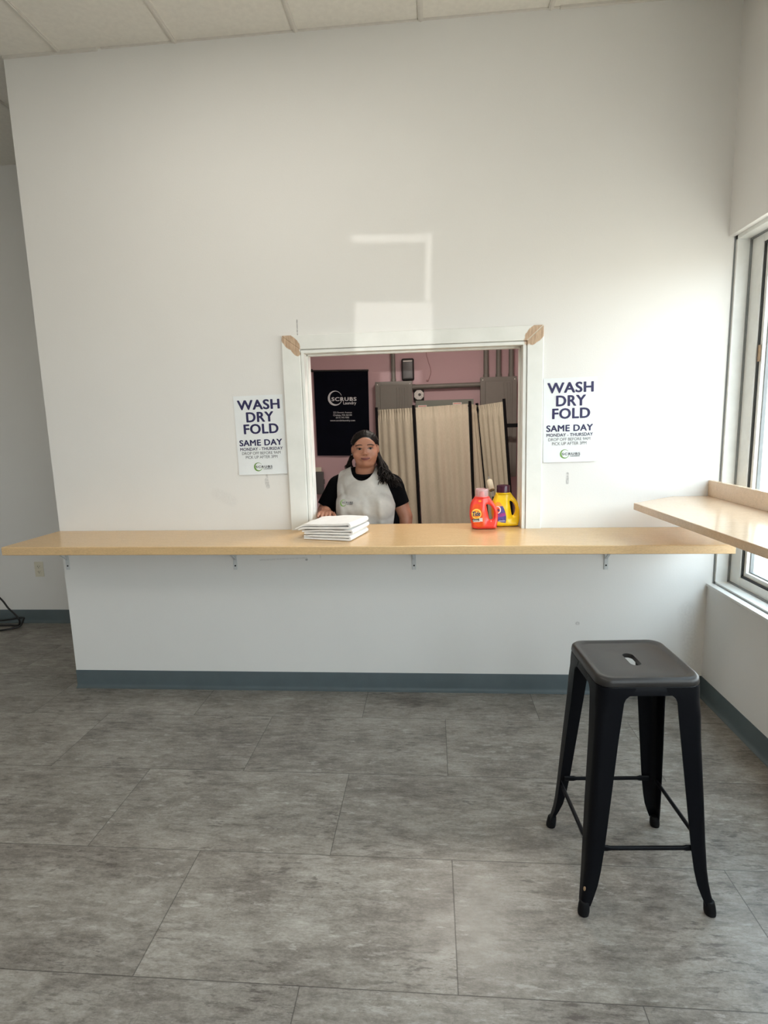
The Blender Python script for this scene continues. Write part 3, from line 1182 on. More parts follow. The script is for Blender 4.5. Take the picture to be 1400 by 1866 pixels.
# ------------------------------------------------------------------ folded towels
def towel(name, label, w, d, h, seed, flare, wav, slope):
    """four layers of cloth: fold edge on +x, layer ends on -x, cut faces towards -y"""
    rnd = random.Random(seed)
    b = bm_new()
    th = h * 0.44
    nx, ny = 26, 22
    path = []
    r = h * 0.27
    for i in range(nx):
        path.append((-w / 2 + (w - r) * i / nx, h * 0.23, 0, -1))
    for i in range(11):
        a = -pi / 2 + pi * i / 10
        path.append((w / 2 - r + r * cos(a), h * 0.5 + r * sin(a), cos(a), sin(a)))
    for i in range(nx):
        path.append((w / 2 - r - (w - r) * (i + 1) / nx - flare * (i + 1) / nx, h * 0.77, 0, 1))
    rows = []
    for k in range(ny + 1):
        y = -d / 2 + d * k / ny
        ex = 1.0
        O_, I_ = [], []
        for j, (x, z, nxn, nzn) in enumerate(path):
            e = abs(2 * k / ny - 1)
            th2 = th / 2 * (1.0 - 0.22 * e ** 8)
            lo = 1.0 if nzn > 0 or nxn > 0.2 else 0.15
            wz = (mnoise.noise(V(x * 9 + seed * 3.1, y * 8, seed)) * 0.45 + mnoise.noise(V(x * 26, y * 22 + seed, 4)) * 0.18) * wav * lo
            if x < -w / 2 + 0.05 and nzn > 0:
                wz -= (1 - (x + w / 2 + flare) / (0.05 + flare)) * wav * 0.5
            wy = mnoise.noise(V(x * 12, z * 40, seed + k * 0.05)) * 0.004 * (1 if k in (0, ny) else 0)
            u_ = (w / 2 - x) / w
            sag = max(0.0, u_ - 0.92) * 0.10 * (1 if slope > 0.02 else 0)

            def place(zz):
                return max(0.0004, zz) * (1 - 0.16 * u_) - slope * u_ * w - sag
            O_.append((x + nxn * th2, y + wy, place(z + nzn * th2 + wz)))
            I_.append((x - nxn * th2, y + wy, place(z - nzn * th2 + wz * 0.8)))
        rows.append([b.verts.new(p) for p in O_ + I_[::-1]])
    n = len(rows[0])
    for A, B in zip(rows, rows[1:]):
        for j in range(n):
            b.faces.new((A[j], A[(j + 1) % n], B[(j + 1) % n], B[j]))
    m = n // 2
    for Rw, flip in ((rows[0], False), (rows[-1], True)):
        for j in range(m - 1):
            f = (Rw[j], Rw[j + 1], Rw[n - 2 - j], Rw[n - 1 - j])
            b.faces.new(f if not flip else f[::-1])
    o = obj(name, b, 'towel', smooth=70)
    mm = o.modifiers.new('b', 'BEVEL')
    mm.width = 0.002
    mm.segments = 2
    mm.limit_method = 'ANGLE'
    mm.angle_limit = radians(50)
    apply_mods(o)
    for p in o.data.polygons:
        p.use_smooth = True
    return tag(o, label, 'towel', 'folded white towels on the counter')


tx, ty, trot = -0.494, -0.177, radians(-14)
tz = ctop(tx)
TWL = []
for nm, lab, w, d, h, sd, fl, wv, ox, oy, rz, z, sl in [
        ('folded_towel', 'bottom towel of the folded white stack, lying on the counter', 0.250, 0.245, 0.027, 3, 0.000, 0.006, 0.0, 0.0, 0.0, 0.0012, 0.0),
        ('folded_towel', 'middle towel of the folded white stack on the counter', 0.256, 0.248, 0.026, 8, 0.012, 0.005, 0.004, 0.004, 0.03, 0.0305, 0.014),
        ('folded_towel', 'topmost towel of the folded white stack, jutting out to the left', 0.276, 0.255, 0.031, 13, 0.020, 0.011, -0.012, 0.004, 0.01, 0.0600, 0.030)]:
    o = towel(nm, lab, w, d, h, sd, fl, wv, sl)
    o.rotation_euler = (0, TILT, trot + rz)
    o.location = (tx + ox, ty + oy, tz + z)
    TWL.append(o)


# ------------------------------------------------------------------ detergent bottles
def px2(p, s, cx, cz):
    return ((p[0] - cx) * s, (cz - p[1]) * s)


def bottle(name, label, outline, hole, cap, loc, depth, s, cx, cz, rz, body_mat):
    r = thing(name, label, 'bottle', loc, (0, 0, rz), 'laundry detergent bottles on the counter')
    out2 = [Vector((*px2(p, s, cx, cz), 0)) for p in outline]
    hol2 = [Vector((*px2(p, s, cx, cz), 0)) for p in hole]
    out_s = [(p.x, p.y) for p in catmull(out2, 6)]
    hol_s = [(p.x, p.y) for p in catmull(hol2, 5)]

    def area2(L):
        return sum(a[0] * b_[1] - b_[0] * a[1] for a, b_ in zip(L, L[1:] + L[:1]))

    def offset(L, dd):
        sg = 1 if area2(L) > 0 else -1
        res = []
        n = len(L)
        for i in range(n):
            a, c = Vector(L[i - 1]), Vector(L[(i + 1) % n])
            tt = (c - a).normalized()
            nn = Vector((-tt.y, tt.x)) * sg
            res.append((L[i][0] + nn.x * dd, L[i][1] + nn.y * dd))
        return res
    b = bm_new()
    for half, off, hoff in ((depth / 2, 0.011, 0.008), (depth / 2 * 0.90, 0.005, 0.003), (depth / 2 * 0.72, 0.0015, 0.0), (depth / 2 * 0.45, 0.0, -0.001)):
        t_ = bm_new()
        prism(t_, offset(out_s, off), -half, half, holes=[offset(hol_s, -hoff)], axis='y')
        finish(t_)
        me = bpy.data.meshes.new('t')
        t_.to_mesh(me)
        t_.free()
        b.from_mesh(me)
        bpy.data.meshes.remove(me)
    # grip side is thinner than the body: narrow collar under the cap
    body = obj('bottle_body', b, body_mat, r)
    remesh(body, 0.0022, 10, 0.55)
    # taper the depth towards the neck and the grip
    hx0 = min(p[0] for p in hol_s)
    zt = max(p[1] for p in out_s)
    def sstep(t_):
        t_ = max(0.0, min(1.0, t_))
        return t_ * t_ * (3 - 2 * t_)
    for v in body.data.vertices:
        k = 1.0 - 0.42 * sstep((v.co.x - hx0 + 0.022) / 0.034) * sstep((v.co.z - 0.012) / 0.05)
        k *= 1.0 - 0.48 * sstep((v.co.z - zt * 0.52) / (zt * 0.46))
        v.co.y *= k
    zmin = min(v.co.z for v in body.data.vertices)
    for v in body.data.vertices:
        v.co.z = max(0.0, v.co.z - zmin)
    return r, body


SB = 0.0002255
rb, rbody = bottle('detergent_bottle', 'red laundry detergent bottle with a clear measuring cap', [
    (130, 1200), (92, 1080), (62, 950), (55, 810), (75, 650), (118, 545), (160, 490), (190, 452), (345, 446), (498, 452), (545, 510),
    (605, 590), (665, 685), (703, 790), (713, 910), (703, 1050), (682, 1150), (660, 1200), (400, 1212)],
    [(442, 640), (500, 638), (560, 680), (612, 762), (628, 860), (614, 955), (572, 1012), (530, 1015), (500, 960), (478, 850), (455, 735)],
    None, (0.270, -0.007, ctop(0.20)+0.0006), 0.082, SB, 388, 1208, radians(-3), 'red')
tree = bvh_of(rbody)


def B(p):
    return px2(p, SB, 388, 1208)


bm = bm_new()
flatpoly(bm, [B(p) for p in [(105, 720), (150, 630), (215, 600), (285, 615), (330, 690), (370, 790), (395, 900), (408, 1010), (410, 1120), (330, 1150), (240, 1150),
                             (160, 1100), (110, 1000), (90, 880), (90, 790)]], 0)
drape(bm, tree, 0.0005)
lab = obj('front_label', bm, 'redlabel', rb, smooth=60)
bm = bm_new()
disc(bm, *B((215, 835)), 114 * SB, 120 * SB, 0)
drape(bm, tree, 0.0008)
obj('logo_ring', bm, 'ringy', lab, smooth=60)
bm = bm_new()
disc(bm, *B((215, 835)), 88 * SB, 92 * SB, 0)
drape(bm, tree, 0.0011)
obj('logo_center', bm, 'ringo', lab, smooth=60)
bm = bm_new()
disc(bm, *B((215, 832)), 84 * SB, 46 * SB, 0)
drape(bm, tree, 0.0013)
obj('logo_swash', bm, 'ringy', lab, smooth=60)
bm = bm_new()
x0, z0 = B((122, 893))
x1, z1 = B((303, 782))
letters(bm, 'Tide', x0, x1, z0, z1, 0, 0.035, 0.2)
for v in bm.verts:
    v.co.z += (v.co.x - x0) * 0.08
drape(bm, tree, 0.0018, maxedge=0.003)
obj('lettering', bm, 'blueink', lab)
for nm, pts, mt in (('ink_strip', [(105, 955), (275, 945), (275, 1000), (130, 1010)], 'inkblack'), ('white_panel', [(278, 930), (352, 930), (356, 1016), (278, 1010)], 'tag'),
                    ('pale_strip', [(135, 1008), (300, 1004), (300, 1022), (140, 1026)], 'tag')):
    bm = bm_new()
    flatpoly(bm, [B(p) for p in pts], 0)
    drape(bm, tree, 0.0010)
    obj(nm, bm, mt, lab)
bm = bm_new()
x0, z0 = B((128, 990))
x1, z1 = B((262, 972))
for i in range(7):
    xa = x0 + (x1 - x0) * i / 7
    flatpoly(bm, [(xa, z0), (xa + (x1 - x0) / 9, z0), (xa + (x1 - x0) / 9, z1), (xa, z1)], 0)
drape(bm, tree, 0.0016)
x0, z0 = B((292, 990))
x1, z1 = B((340, 955))
obj('small_print', bm, 'tag', lab)
bm = bm_new()
disc(bm, *B((296, 545)), 34 * SB, 22 * SB, 0)
drape(bm, tree, 0.0008)
obj('shoulder_mark', bm, 'ringo', rb)
# spout and clear measuring cap
ncx = (342 - 388) * SB
ncz = (1208 - 452) * SB - 0.003
bm = bm_new()
m = Matrix.Translation((ncx, 0, ncz))
lathe(bm, [(0.0225, 0.0), (0.0225, 0.004), (0.015, 0.006), (0.0135, 0.018), (0.010, 0.026), (0.004, 0.030)], 24, m)
obj('spout', bm, 'red', rb, smooth=40)
bm = bm_new()
lathe(bm, [(0.0345, 0.0), (0.0345, 0.043), (0.033, 0.0455), (0.0315, 0.0455), (0.0320, 0.042), (0.0325, 0.0)], 32, m, cap=False)
lathe(bm, [(0.0325, 0.0385), (0.0320, 0.0400)], 32, m)
obj('measuring_cap', bm, 'clearcap', rb, smooth=40)
bm = bm_new()
lathe(bm, [(0.0352, 0.0), (0.0352, 0.004), (0.0346, 0.005)], 32, m, cap=False)
obj('cap_rim', bm, 'red', rb, smooth=40)

YX = 930
yb, ybody = bottle('detergent_bottle', 'yellow laundry detergent bottle with a dark purple cap', [
    (690, 1182), (650, 1080), (615, 950), (600, 810), (615, 680), (650, 580), (690, 490), (716, 436), (870, 430), (1018, 436), (1070, 505),
    (1130, 580), (1190, 680), (1225, 790), (1234, 900), (1222, 1040), (1195, 1140), (1168, 1184), (930, 1194)],
    [(1000, 622), (1062, 640), (1115, 710), (1138, 800), (1124, 920), (1085, 972), (1050, 940), (1032, 860), (1014, 745)],
    None, (0.3955, 0.066, ctop(0.32)+0.0006), 0.082, 0.000239, YX, 1192, radians(2), 'yellow')
treey = bvh_of(ybody)


def Y(p):
    return px2(p, 0.000239, YX, 1192)


bm = bm_new()
flatpoly(bm, [Y(p) for p in [(660, 720), (830, 715), (865, 790), (890, 870), (906, 960), (905, 1040), (895, 1098), (800, 1085), (715, 1055), (665, 960), (645, 850)]], 0)
drape(bm, treey, 0.0006)
laby = obj('front_label', bm, 'labelblue', yb, smooth=60)
bm = bm_new()
flatpoly(bm, [Y(p) for p in [(665, 720), (672, 650), (720, 620), (775, 640), (812, 690), (830, 718)]], 0)
drape(bm, treey, 0.0008)
obj('orange_band', bm, 'ringo', laby, smooth=60)
bm = bm_new()
disc(bm, *Y((725, 800)), 66 * 0.000239, 84 * 0.000239, 0)
drape(bm, treey, 0.0010)
obj('logo_ring', bm, 'tag', laby, smooth=60)
bm = bm_new()
disc(bm, *Y((715, 800)), 52 * 0.000239, 66 * 0.000239, 0)
drape(bm, treey, 0.0012)
obj('logo_center', bm, 'redlabel', laby, smooth=60)
bm = bm_new()
x0, z0 = Y((650, 835))
x1, z1 = Y((765, 770))
letters(bm, 'Tide', x0, x1, z0, z1, 0, 0.035, 0.2)
drape(bm, treey, 0.0018)
obj('lettering', bm, 'blueink', laby)
bm = bm_new()
flatpoly(bm, [Y(p) for p in [(700, 900), (790, 880), (885, 860), (898, 930), (800, 960), (710, 960)]], 0)
drape(bm, treey, 0.0009)
obj('magenta_band', bm, 'labelmag', laby, smooth=60)
bm = bm_new()
x0, z0 = Y((740, 1062))
x1, z1 = Y((888, 1044))
for i in range(6):
    xa = x0 + (x1 - x0) * i / 6
    flatpoly(bm, [(xa, z0), (xa + (x1 - x0) / 8, z0), (xa + (x1 - x0) / 8, z1), (xa, z1)], 0)
drape(bm, treey, 0.0012)
obj('small_print', bm, 'tag', laby)
m = Matrix.Translation(((868 - YX) * 0.000239, 0, (1192 - 436) * 0.000239 - 0.003))
bm = bm_new()
lathe(bm, [(0.0355, 0.0), (0.0355, 0.040), (0.0340, 0.043), (0.0320, 0.0435), (0.030, 0.041), (0.010, 0.040)], 36, m)
for i in range(0, 36):
    pass
obj('cap', bm, 'purplecap', yb, smooth=40)
bm = bm_new()
lathe(bm, [(0.0372, 0.0), (0.0372, 0.005), (0.0357, 0.006)], 36, m, cap=False)
obj('neck_ring', bm, 'yellow', yb, smooth=40)

# lint roller leaning behind the bottles
lr = thing('lint_roller', 'small cream lint roller standing behind the two detergent bottles', 'lint roller', (0.334, 0.132, ctop(0.33)))
a, c = V(-0.004, 0.030, 0.186), V(-0.018, 0.075, 0.255)
q = (c - a).to_track_quat('Z', 'Y').to_matrix().to_4x4()
bm = bm_new()
lathe(bm, [(0.0155, 0.0), (0.0158, 0.002), (0.0158, 0.058), (0.012, 0.063), (0.004, 0.065)], 24, Matrix.Translation(a) @ q)
obj('paper_roll', bm, 'roll', lr, smooth=40)
bm = bm_new()
lathe(bm, [(0.0145, -0.004), (0.0145, 0.002), (0.009, 0.002), (0.009, -0.003)], 24, Matrix.Translation(a) @ q, cap=False)
obj('core_ring', bm, 'core', lr, smooth=40)
bm = bm_new()
tube(bm, [c, a, V(0, 0.022, 0.168), V(0.002, 0.010, 0.130)], 0.003, 10)
obj('axle', bm, 'handle', lr, smooth=40)
bm = bm_new()
tube(bm, [V(0.001, 0.016, 0.150), V(0.003, 0.009, 0.120), V(0.003, 0.004, 0.06), V(0.003, 0.0, 0.004), V(0.003, -0.001, 0.0)], [0.006, 0.009, 0.0095, 0.009, 0.006], 14)
obj('grip', bm, 'blackpl', lr, smooth=40)


# ------------------------------------------------------------------ posters
def poster(label, cx, cz, w, h, tilt, name='poster'):
    r = thing(name, label, 'poster', (cx, -0.0015, cz), (0, tilt, 0), 'laundry service posters beside the service window')
    b = bm_new()
    nx, nz = 10, 16
    g = [[None] * (nx + 1) for _ in range(nz + 1)]
    for j in range(nz + 1):
        for i in range(nx + 1):
            x, z = -w / 2 + w * i / nx, -h / 2 + h * j / nz
            lift = 0.004 * max(0, (0.12 - j / nz) / 0.12) ** 2 + 0.0012 * (1 + sin(i * 0.9 + j * 0.5)) * 0.5
            g[j][i] = b.verts.new((x, -lift, z))
    for j in range(nz):
        for i in range(nx):
            b.faces.new((g[j][i], g[j][i + 1], g[j + 1][i + 1], g[j + 1][i]))
    o = obj('paper_sheet', b, 'paper', r, smooth=60)
    tr = bvh_of(o)
    mm = o.modifiers.new('s', 'SOLIDIFY')
    mm.thickness = 0.0004
    mm.offset = 1

    def fx(a):
        return -w / 2 + a * w

    def fz(a):
        return h / 2 - a * h
    rows_ = [('WASH', .070, .935, .052, .177, .035), ('DRY', .235, .795, .205, .332, .035), ('FOLD', .165, .878, .355, .482, .035),
                                    ('SAME DAY', .055, .935, .553, .632, .036), ('MONDAY - THURSDAY', .062, .935, .653, .692, .018)]
    for nm, sl in (('headline_lettering', rows_[:3]), ('same_day_lettering', rows_[3:4]), ('weekday_lettering', rows_[4:])):
        b = bm_new()
        for tx_, a0, a1, t0, t1, wt in sl:
            letters(b, tx_, fx(a0), fx(a1), fz(t1), fz(t0), 0, wt, spacing=1.0 + wt * 2.0)
        drape(b, tr, 0.0006, maxedge=0.012)
        obj(nm, b, 'navy', r, recalc=False)
    b = bm_new()
    for tx_, a0, a1, t0, t1, wt in [('DROP OFF BEFORE 9AM', .095, .885, .708, .743, .0), ('PICK UP AFTER 3PM', .165, .815, .758, .795, .0)]:
        letters(b, tx_, fx(a0), fx(a1), fz(t1), fz(t0), 0, wt)
    drape(b, tr, 0.0006, maxedge=0.012)
    obj('opening_hours', b, 'greyink', r, recalc=False)
    b = bm_new()
    ring(b, fx(.405), fz(.903), 0.088 * w, 0, 35, 350, 0.032 * w, 0.004 * w, 200)
    drape(b, tr, 0.0006, maxedge=0.012)
    obj('logo_ring', b, 'green', r, recalc=False)
    b = bm_new()
    letters(b, 'SCRUBS', fx(.355), fx(.700), fz(.917), fz(.888), 0, .03, spacing=1.25)
    letters(b, 'LAUNDRY', fx(.515), fx(.700), fz(.936), fz(.924), 0, .02)
    drape(b, tr, 0.0009, maxedge=0.03)
    obj('logo_lettering', b, 'greyink', r, recalc=False)
    return r


poster('white wash dry fold poster on the wall left of the service window', -0.915, 1.4525, 0.268, 0.420, radians(-0.8))
poster('white wash dry fold poster on the wall right of the service window', 0.7065, 1.4865, 0.266, 0.426, radians(-0.6))

# ------------------------------------------------------------------ outlet and cord in the passage
ol = thing('wall_outlet', 'white double power outlet low on the passage wall', 'outlet', (-3.094, 1.09, 0.438))
bm = bm_new()
box(bm, -0.036, 0.036, -0.006, 0, -0.060, 0.060, bevel=0.002)
obj('cover_plate', bm, 'cream', ol)
for s in (-1, 1):
    b = bm_new()
    box(b, -0.017, 0.017, -0.008, -0.005, s * 0.021 - 0.014, s * 0.021 + 0.014, bevel=0.002)
    so = obj('socket', b, 'cream', ol)
    b = bm_new()
    box(b, -0.008, -0.0055, -0.0086, -0.0079, s * 0.021 - 0.002, s * 0.021 + 0.008)
    box(b, 0.0055, 0.008, -0.0086, -0.0079, s * 0.021 - 0.001, s * 0.021 + 0.007)
    box(b, -0.0025, 0.0025, -0.0086, -0.0079, s * 0.021 - 0.010, s * 0.021 - 0.005)
    obj('slot', b, 'black', so)

cordp = catmull([V(-3.75, 0.92, 0.62), V(-3.50, 0.94, 0.40), V(-3.341, 0.95, 0.246), V(-3.284, 0.95, 0.166), V(-3.22, 0.94, 0.110), V(-3.205, 0.95, 0.06), V(-3.25, 0.98, 0.018),
                 V(-3.36, 1.0, 0.008), V(-3.52, 0.98, 0.008), V(-3.62, 0.92, 0.008), V(-3.52, 0.84, 0.008), V(-3.387, 0.87, 0.008), V(-3.29, 0.90, 0.010), V(-3.22, 0.955, 0.016), V(-3.215, 1.0, 0.05), V(-3.25, 1.03, 0.06),
                 V(-3.45, 1.04, 0.03), V(-3.8, 1.03, 0.008)], 10, closed=False)
bm = bm_new()
tube(bm, cordp, 0.007, 10)
tag(obj('power_cord', bm, 'cord', smooth=60), 'black power cord looped on the passage floor beside the base', 'cord')

# ------------------------------------------------------------------ storeroom wall: banner
bn = thing('hanging_banner', 'black cloth banner with silver laundry logo on the pink wall', 'banner', (-0.885, 2.690, 2.02), (0, radians(1.3), 0))
bm = bm_new()
BW, BH = 0.545, 0.835
nx, nz = 24, 30
g = []
for j in range(nz + 1):
    row = []
    for i in range(nx + 1):
        u, v = i / nx, j / nz
        x = -BW / 2 + BW * u + (0.022 * v * (0.5 if u > 0.5 else 1) if u < 0.2 or u > 0.8 else 0.015 * v)
        z = -BH * v
        y = -0.012 - 0.004 * sin(u * 11 + v * 3) * v - 0.006 * v * mnoise.noise(V(u * 4, v * 5, 2))
        row.append(bm.verts.new((x, y, z)))
    g.append(row)
for j in range(nz):
    for i in range(nx):
        bm.faces.new((g[j][i], g[j + 1][i], g[j + 1][i + 1], g[j][i + 1]))
cl = obj('banner_cloth', bm, 'banner', bn, smooth=60)
trb = bvh_of(cl)
mm = cl.modifiers.new('s', 'SOLIDIFY')
mm.thickness = 0.0015
mm.offset = 0


def BN(cx, cy):
    return (-BW / 2 + (cx - 88) * 0.000785, -(cy - 262) * 0.000785)


bm = bm_new()
rx, rz_ = BN(358, 600)
ring(bm, rx, rz_, 0.073, 0, 55, 372, 0.022, 0.003, 200)
ring(bm, rx + 0.004, rz_ + 0.004, 0.066, 0, 20, 130, 0.004, 0.001, 60)
drape(bm, trb, 0.0016, maxedge=0.03)
obj('logo_ring', bm, 'silver', bn, recalc=False)
bm = bm_new()
BL = [('SCRUBS', 312, 632, 588, 636, .035, 1.15), ('Laundry', 462, 628, 642, 690, .02, 1.0), ('222 Everett Avenue', 330, 570, 768, 788, .0, 1.0),
                                    ('Chelsea, MA 02150', 330, 570, 800, 826, .0, 1.0), ('(617) 345.7006', 365, 535, 832, 858, .0, 1.0), ('www.scrubslaundry.com', 290, 610, 868, 896, .01, 1.0)]
for nm, L_ in (('logo_lettering', BL[:2]), ('address_lettering', BL[2:])):
    bm = bm_new()
    for tx_, a0, a1, b0, b1, wt, sp in L_:
        x0, z1 = BN(a0, b0)
        x1, z0 = BN(a1, b1)
        letters(bm, tx_, x0, x1, z0, z1, 0, wt, spacing=sp)
    drape(bm, trb, 0.0018, maxedge=0.03)
    obj(nm, bm, 'silver', bn, recalc=False)
bm = bm_new()
tube(bm, [V(-BW / 2 - 0.012, -0.014, 0.0), V(BW / 2 + 0.004, -0.014, 0.0)], 0.009, 12)
obj('hanging_rod', bm, 'blackpl', bn, smooth=40)
bm = bm_new()
ball(bm, (-BW / 2 - 0.016, -0.014, 0.004), (0.012, 0.012, 0.016), sub=2)
obj('finial', bm, 'blackpl', bn, smooth=60)


# ------------------------------------------------------------------ storeroom wall: electrical gear
def panelbox(label, x0, x1, z0, z1, ribs, name='electrical_panel'):
    r = thing(name, label, 'electrical panel', ((x0 + x1) / 2, 2.70, z0))
    w, h = x1 - x0, z1 - z0
    b = bm_new()
    box(b, -w / 2, w / 2, -0.100, 0, 0, h, bevel=0.003)
    obj('cabinet_box', b, 'elec', r)
    b = bm_new()
    box(b, -w / 2 - 0.004, w / 2 + 0.004, -0.106, -0.099, -0.004, h + 0.004, bevel=0.003)
    tr_ = obj('front_trim', b, 'elec', r)
    for sx in (-1, 1):
        b = bm_new()
        ball(b, (sx * (w / 2 - 0.018), -0.107, h - 0.022), (0.006, 0.003, 0.006), sub=2)
        obj('screw', b, 'tag', tr_, smooth=60)
    b = bm_new()
    dx0, dx1 = -w / 2 + 0.042, w / 2 - 0.040
    box(b, dx0, dx1, -0.113, -0.105, 0.03, h - 0.035, bevel=0.004)
    for k in range(ribs):
        xr = dx1 - 0.025 - k * 0.026
        box(b, xr - 0.006, xr + 0.006, -0.118, -0.112, 0.05, h - 0.055, bevel=0.003)
    d = obj('door', b, 'elec', r)
    b = bm_new()
    box(b, dx0 + 0.006, dx0 + 0.022, -0.121, -0.112, h * 0.45, h * 0.45 + 0.06, bevel=0.002)
    obj('latch', b, 'elecdark', d)
    return r


panelbox('grey steel electrical panel beside the banner, left one of the pair', -0.535, -0.183, 0.95, 1.890, 4)
panelbox('grey steel electrical panel behind the right end of the screen, three pipes above', 0.478, 0.815, 0.95, 1.900, 3)

tb = thing('wiring_trough', 'green-grey steel cabinet between the two panels, white stickers on top edge', 'electrical box', (0.135, 2.70, 0.9))
bm = bm_new()
box(bm, -0.280, 0.270, -0.09, 0, 0, 0.800, bevel=0.003)
tbb = obj('cabinet_box', bm, 'elec2', tb)
bm = bm_new()
box(bm, -0.284, 0.274, -0.097, -0.089, 0.018, 0.804, bevel=0.003)
obj('cover', bm, 'elec2', tb)
for lx, lz in ((-0.262, 0.742), (0.075, 0.758)):
    b = bm_new()
    box(b, lx, lx + 0.085, -0.0985, -0.0965, lz - 0.010, lz + 0.018)
    so = obj('sticker', b, 'tag', tb)
    b = bm_new()
    box(b, lx + 0.006, lx + 0.078, -0.0990, -0.0984, lz + 0.006, lz + 0.011)
    obj('sticker_stripe', b, 'redlabel', so)


def conduit(label, pts, r, name='conduit'):
    c = thing(name, label, 'pipe', pts[0], (0, 0, 0), 'grey conduits on the pink wall')
    p0 = Vector(pts[0])
    b = bm_new()
    tube(b, [Vector(p) - p0 for p in pts], r, 18)
    obj('pipe_run', b, 'elec', c, smooth=40)
    d = (Vector(pts[1]) - p0).normalized()
    b = bm_new()
    tube(b, [V(0, 0, 0) + d * 0.002, d * 0.030], r * 1.16, 18)
    obj('connector', b, 'elec', c, smooth=40)
    return c


conduit('grey conduit rising from the left panel, alone beside the dark box', [(-0.362, 2.655, 1.892), (-0.362, 2.655, 2.68)], 0.021)
conduit('leftmost of the three grey conduits above the right panel', [(0.533, 2.655, 1.904), (0.533, 2.655, 2.68)], 0.0245)
conduit('middle one of the three grey conduits above the right panel', [(0.652, 2.655, 1.904), (0.652, 2.655, 2.68)], 0.0245)
conduit('rightmost of the three grey conduits above the right panel', [(0.772, 2.655, 1.904), (0.772, 2.655, 2.68)], 0.0245)
conduit('grey horizontal conduit joining the two electrical panels', [(-0.182, 2.655, 1.838), (0.480, 2.655, 1.840)], 0.023)

ab = thing('alarm_box', 'dark grey rounded wall box above the left panel', 'wall box', (-0.220, 2.70, 2.006))
bm = bm_new()
vs = box(bm, -0.060, 0.060, -0.070, 0, -0.105, 0.105, bevel=0.016, seg=4)
obj('housing', bm, 'blackpl', ab, smooth=40)
bm = bm_new()
box(bm, -0.051, 0.051, -0.078, -0.068, -0.090, 0.094, bevel=0.010, seg=3)
fo = obj('front_cover', bm, 'elecdark', ab, smooth=40)
bm = bm_new()
box(bm, -0.044, 0.044, -0.0795, -0.077, 0.072, 0.082, bevel=0.001)
obj('lens_strip', bm, 'tag', fo)
bm = bm_new()
box(bm, -0.020, 0.016, -0.040, -0.008, -0.110, -0.104, bevel=0.003)
obj('cable_gland', bm, 'blackpl', ab)

dl = thing('timer_dial', 'white octagonal timer dial on a black base under the horizontal pipe', 'timer', (-0.117, 2.70, 1.760))
bm = bm_new()
box(bm, -0.050, 0.050, -0.045, 0, -0.052, 0.050, bevel=0.010)
obj('dial_base', bm, 'blackpl', dl)
bm = bm_new()
lathe(bm, [(0.050, 0.0), (0.050, 0.006), (0.046, 0.009), (0.010, 0.009)], 8, Matrix.Translation((0, -0.045, 0)) @ Matrix.Rotation(pi / 2, 4, 'X') @ Matrix.Rotation(pi / 8, 4, 'Z'))
dp = obj('dial_plate', bm, 'tag', dl)
bm = bm_new()
for k in range(12):
    a = 2 * pi * k / 12
    m = Matrix.Translation((0.034 * cos(a), -0.0545, 0.034 * sin(a))) @ Matrix.Rotation(-a, 4, 'Y')
    box(bm, -0.004, 0.004, -0.0006, 0.0006, -0.0012, 0.0012, mat=m)
obj('tick_marks', bm, 'inkblack', dp)
bm = bm_new()
lathe(bm, [(0.014, 0.0), (0.013, 0.010), (0.004, 0.012)], 16, Matrix.Translation((0.008, -0.053, 0.004)) @ Matrix.Rotation(pi / 2, 4, 'X'))
obj('knob', bm, 'elecdark', dp, smooth=40)

wi = thing('loose_wire', 'thin pinkish wire hanging loose on the pink wall', 'wire', (-0.030, 2.695, 1.915))
bm = bm_new()
tube(bm, catmull([V(-0.006, 0, 0.765), V(-0.010, 0, 0.29), V(0.002, 0, 0.19), V(0.030, 0, 0.10), V(0.032, 0, 0.05), V(0.018, 0, 0.01), V(0.010, -0.001, -0.012)], 8, closed=False), 0.0035, 8)
obj('wire_strand', bm, 'wire', wi, smooth=60)
bm = bm_new()
box(bm, -0.012, 0.010, -0.012, 0.003, -0.024, -0.008, bevel=0.003)
obj('wire_plug', bm, 'wire', wi)

sw = thing('switch_box', 'grey steel wall box at the far left below the banner', 'wall box', (-1.150, 2.70, 0.80))
bm = bm_new()
box(bm, -0.052, 0.048, -0.055, 0, 0.0, 0.225, bevel=0.006)
obj('box_body', bm, 'elecdark', sw)
bm = bm_new()
box(bm, 0.046, 0.056, -0.030, -0.012, 0.10, 0.15, bevel=0.002)
obj('lever', bm, 'elecdark', sw)
bm = bm_new()
box(bm, -0.035, 0.028, -0.045, 0, 0.228, 0.272, bevel=0.004)
obj('beige_module', bm, 'cream', sw)

# ------------------------------------------------------------------ folding screen
fs = thing('folding_screen', 'beige linen folding screen with black metal posts in the storeroom', 'folding screen', (0, 2.0, 0))


def at_depth(x, z, y):
    k = (y + 3.0) / 5.0
    return V(x * k, y - 2.0, 1.4988 + (z - 1.4988) * k)


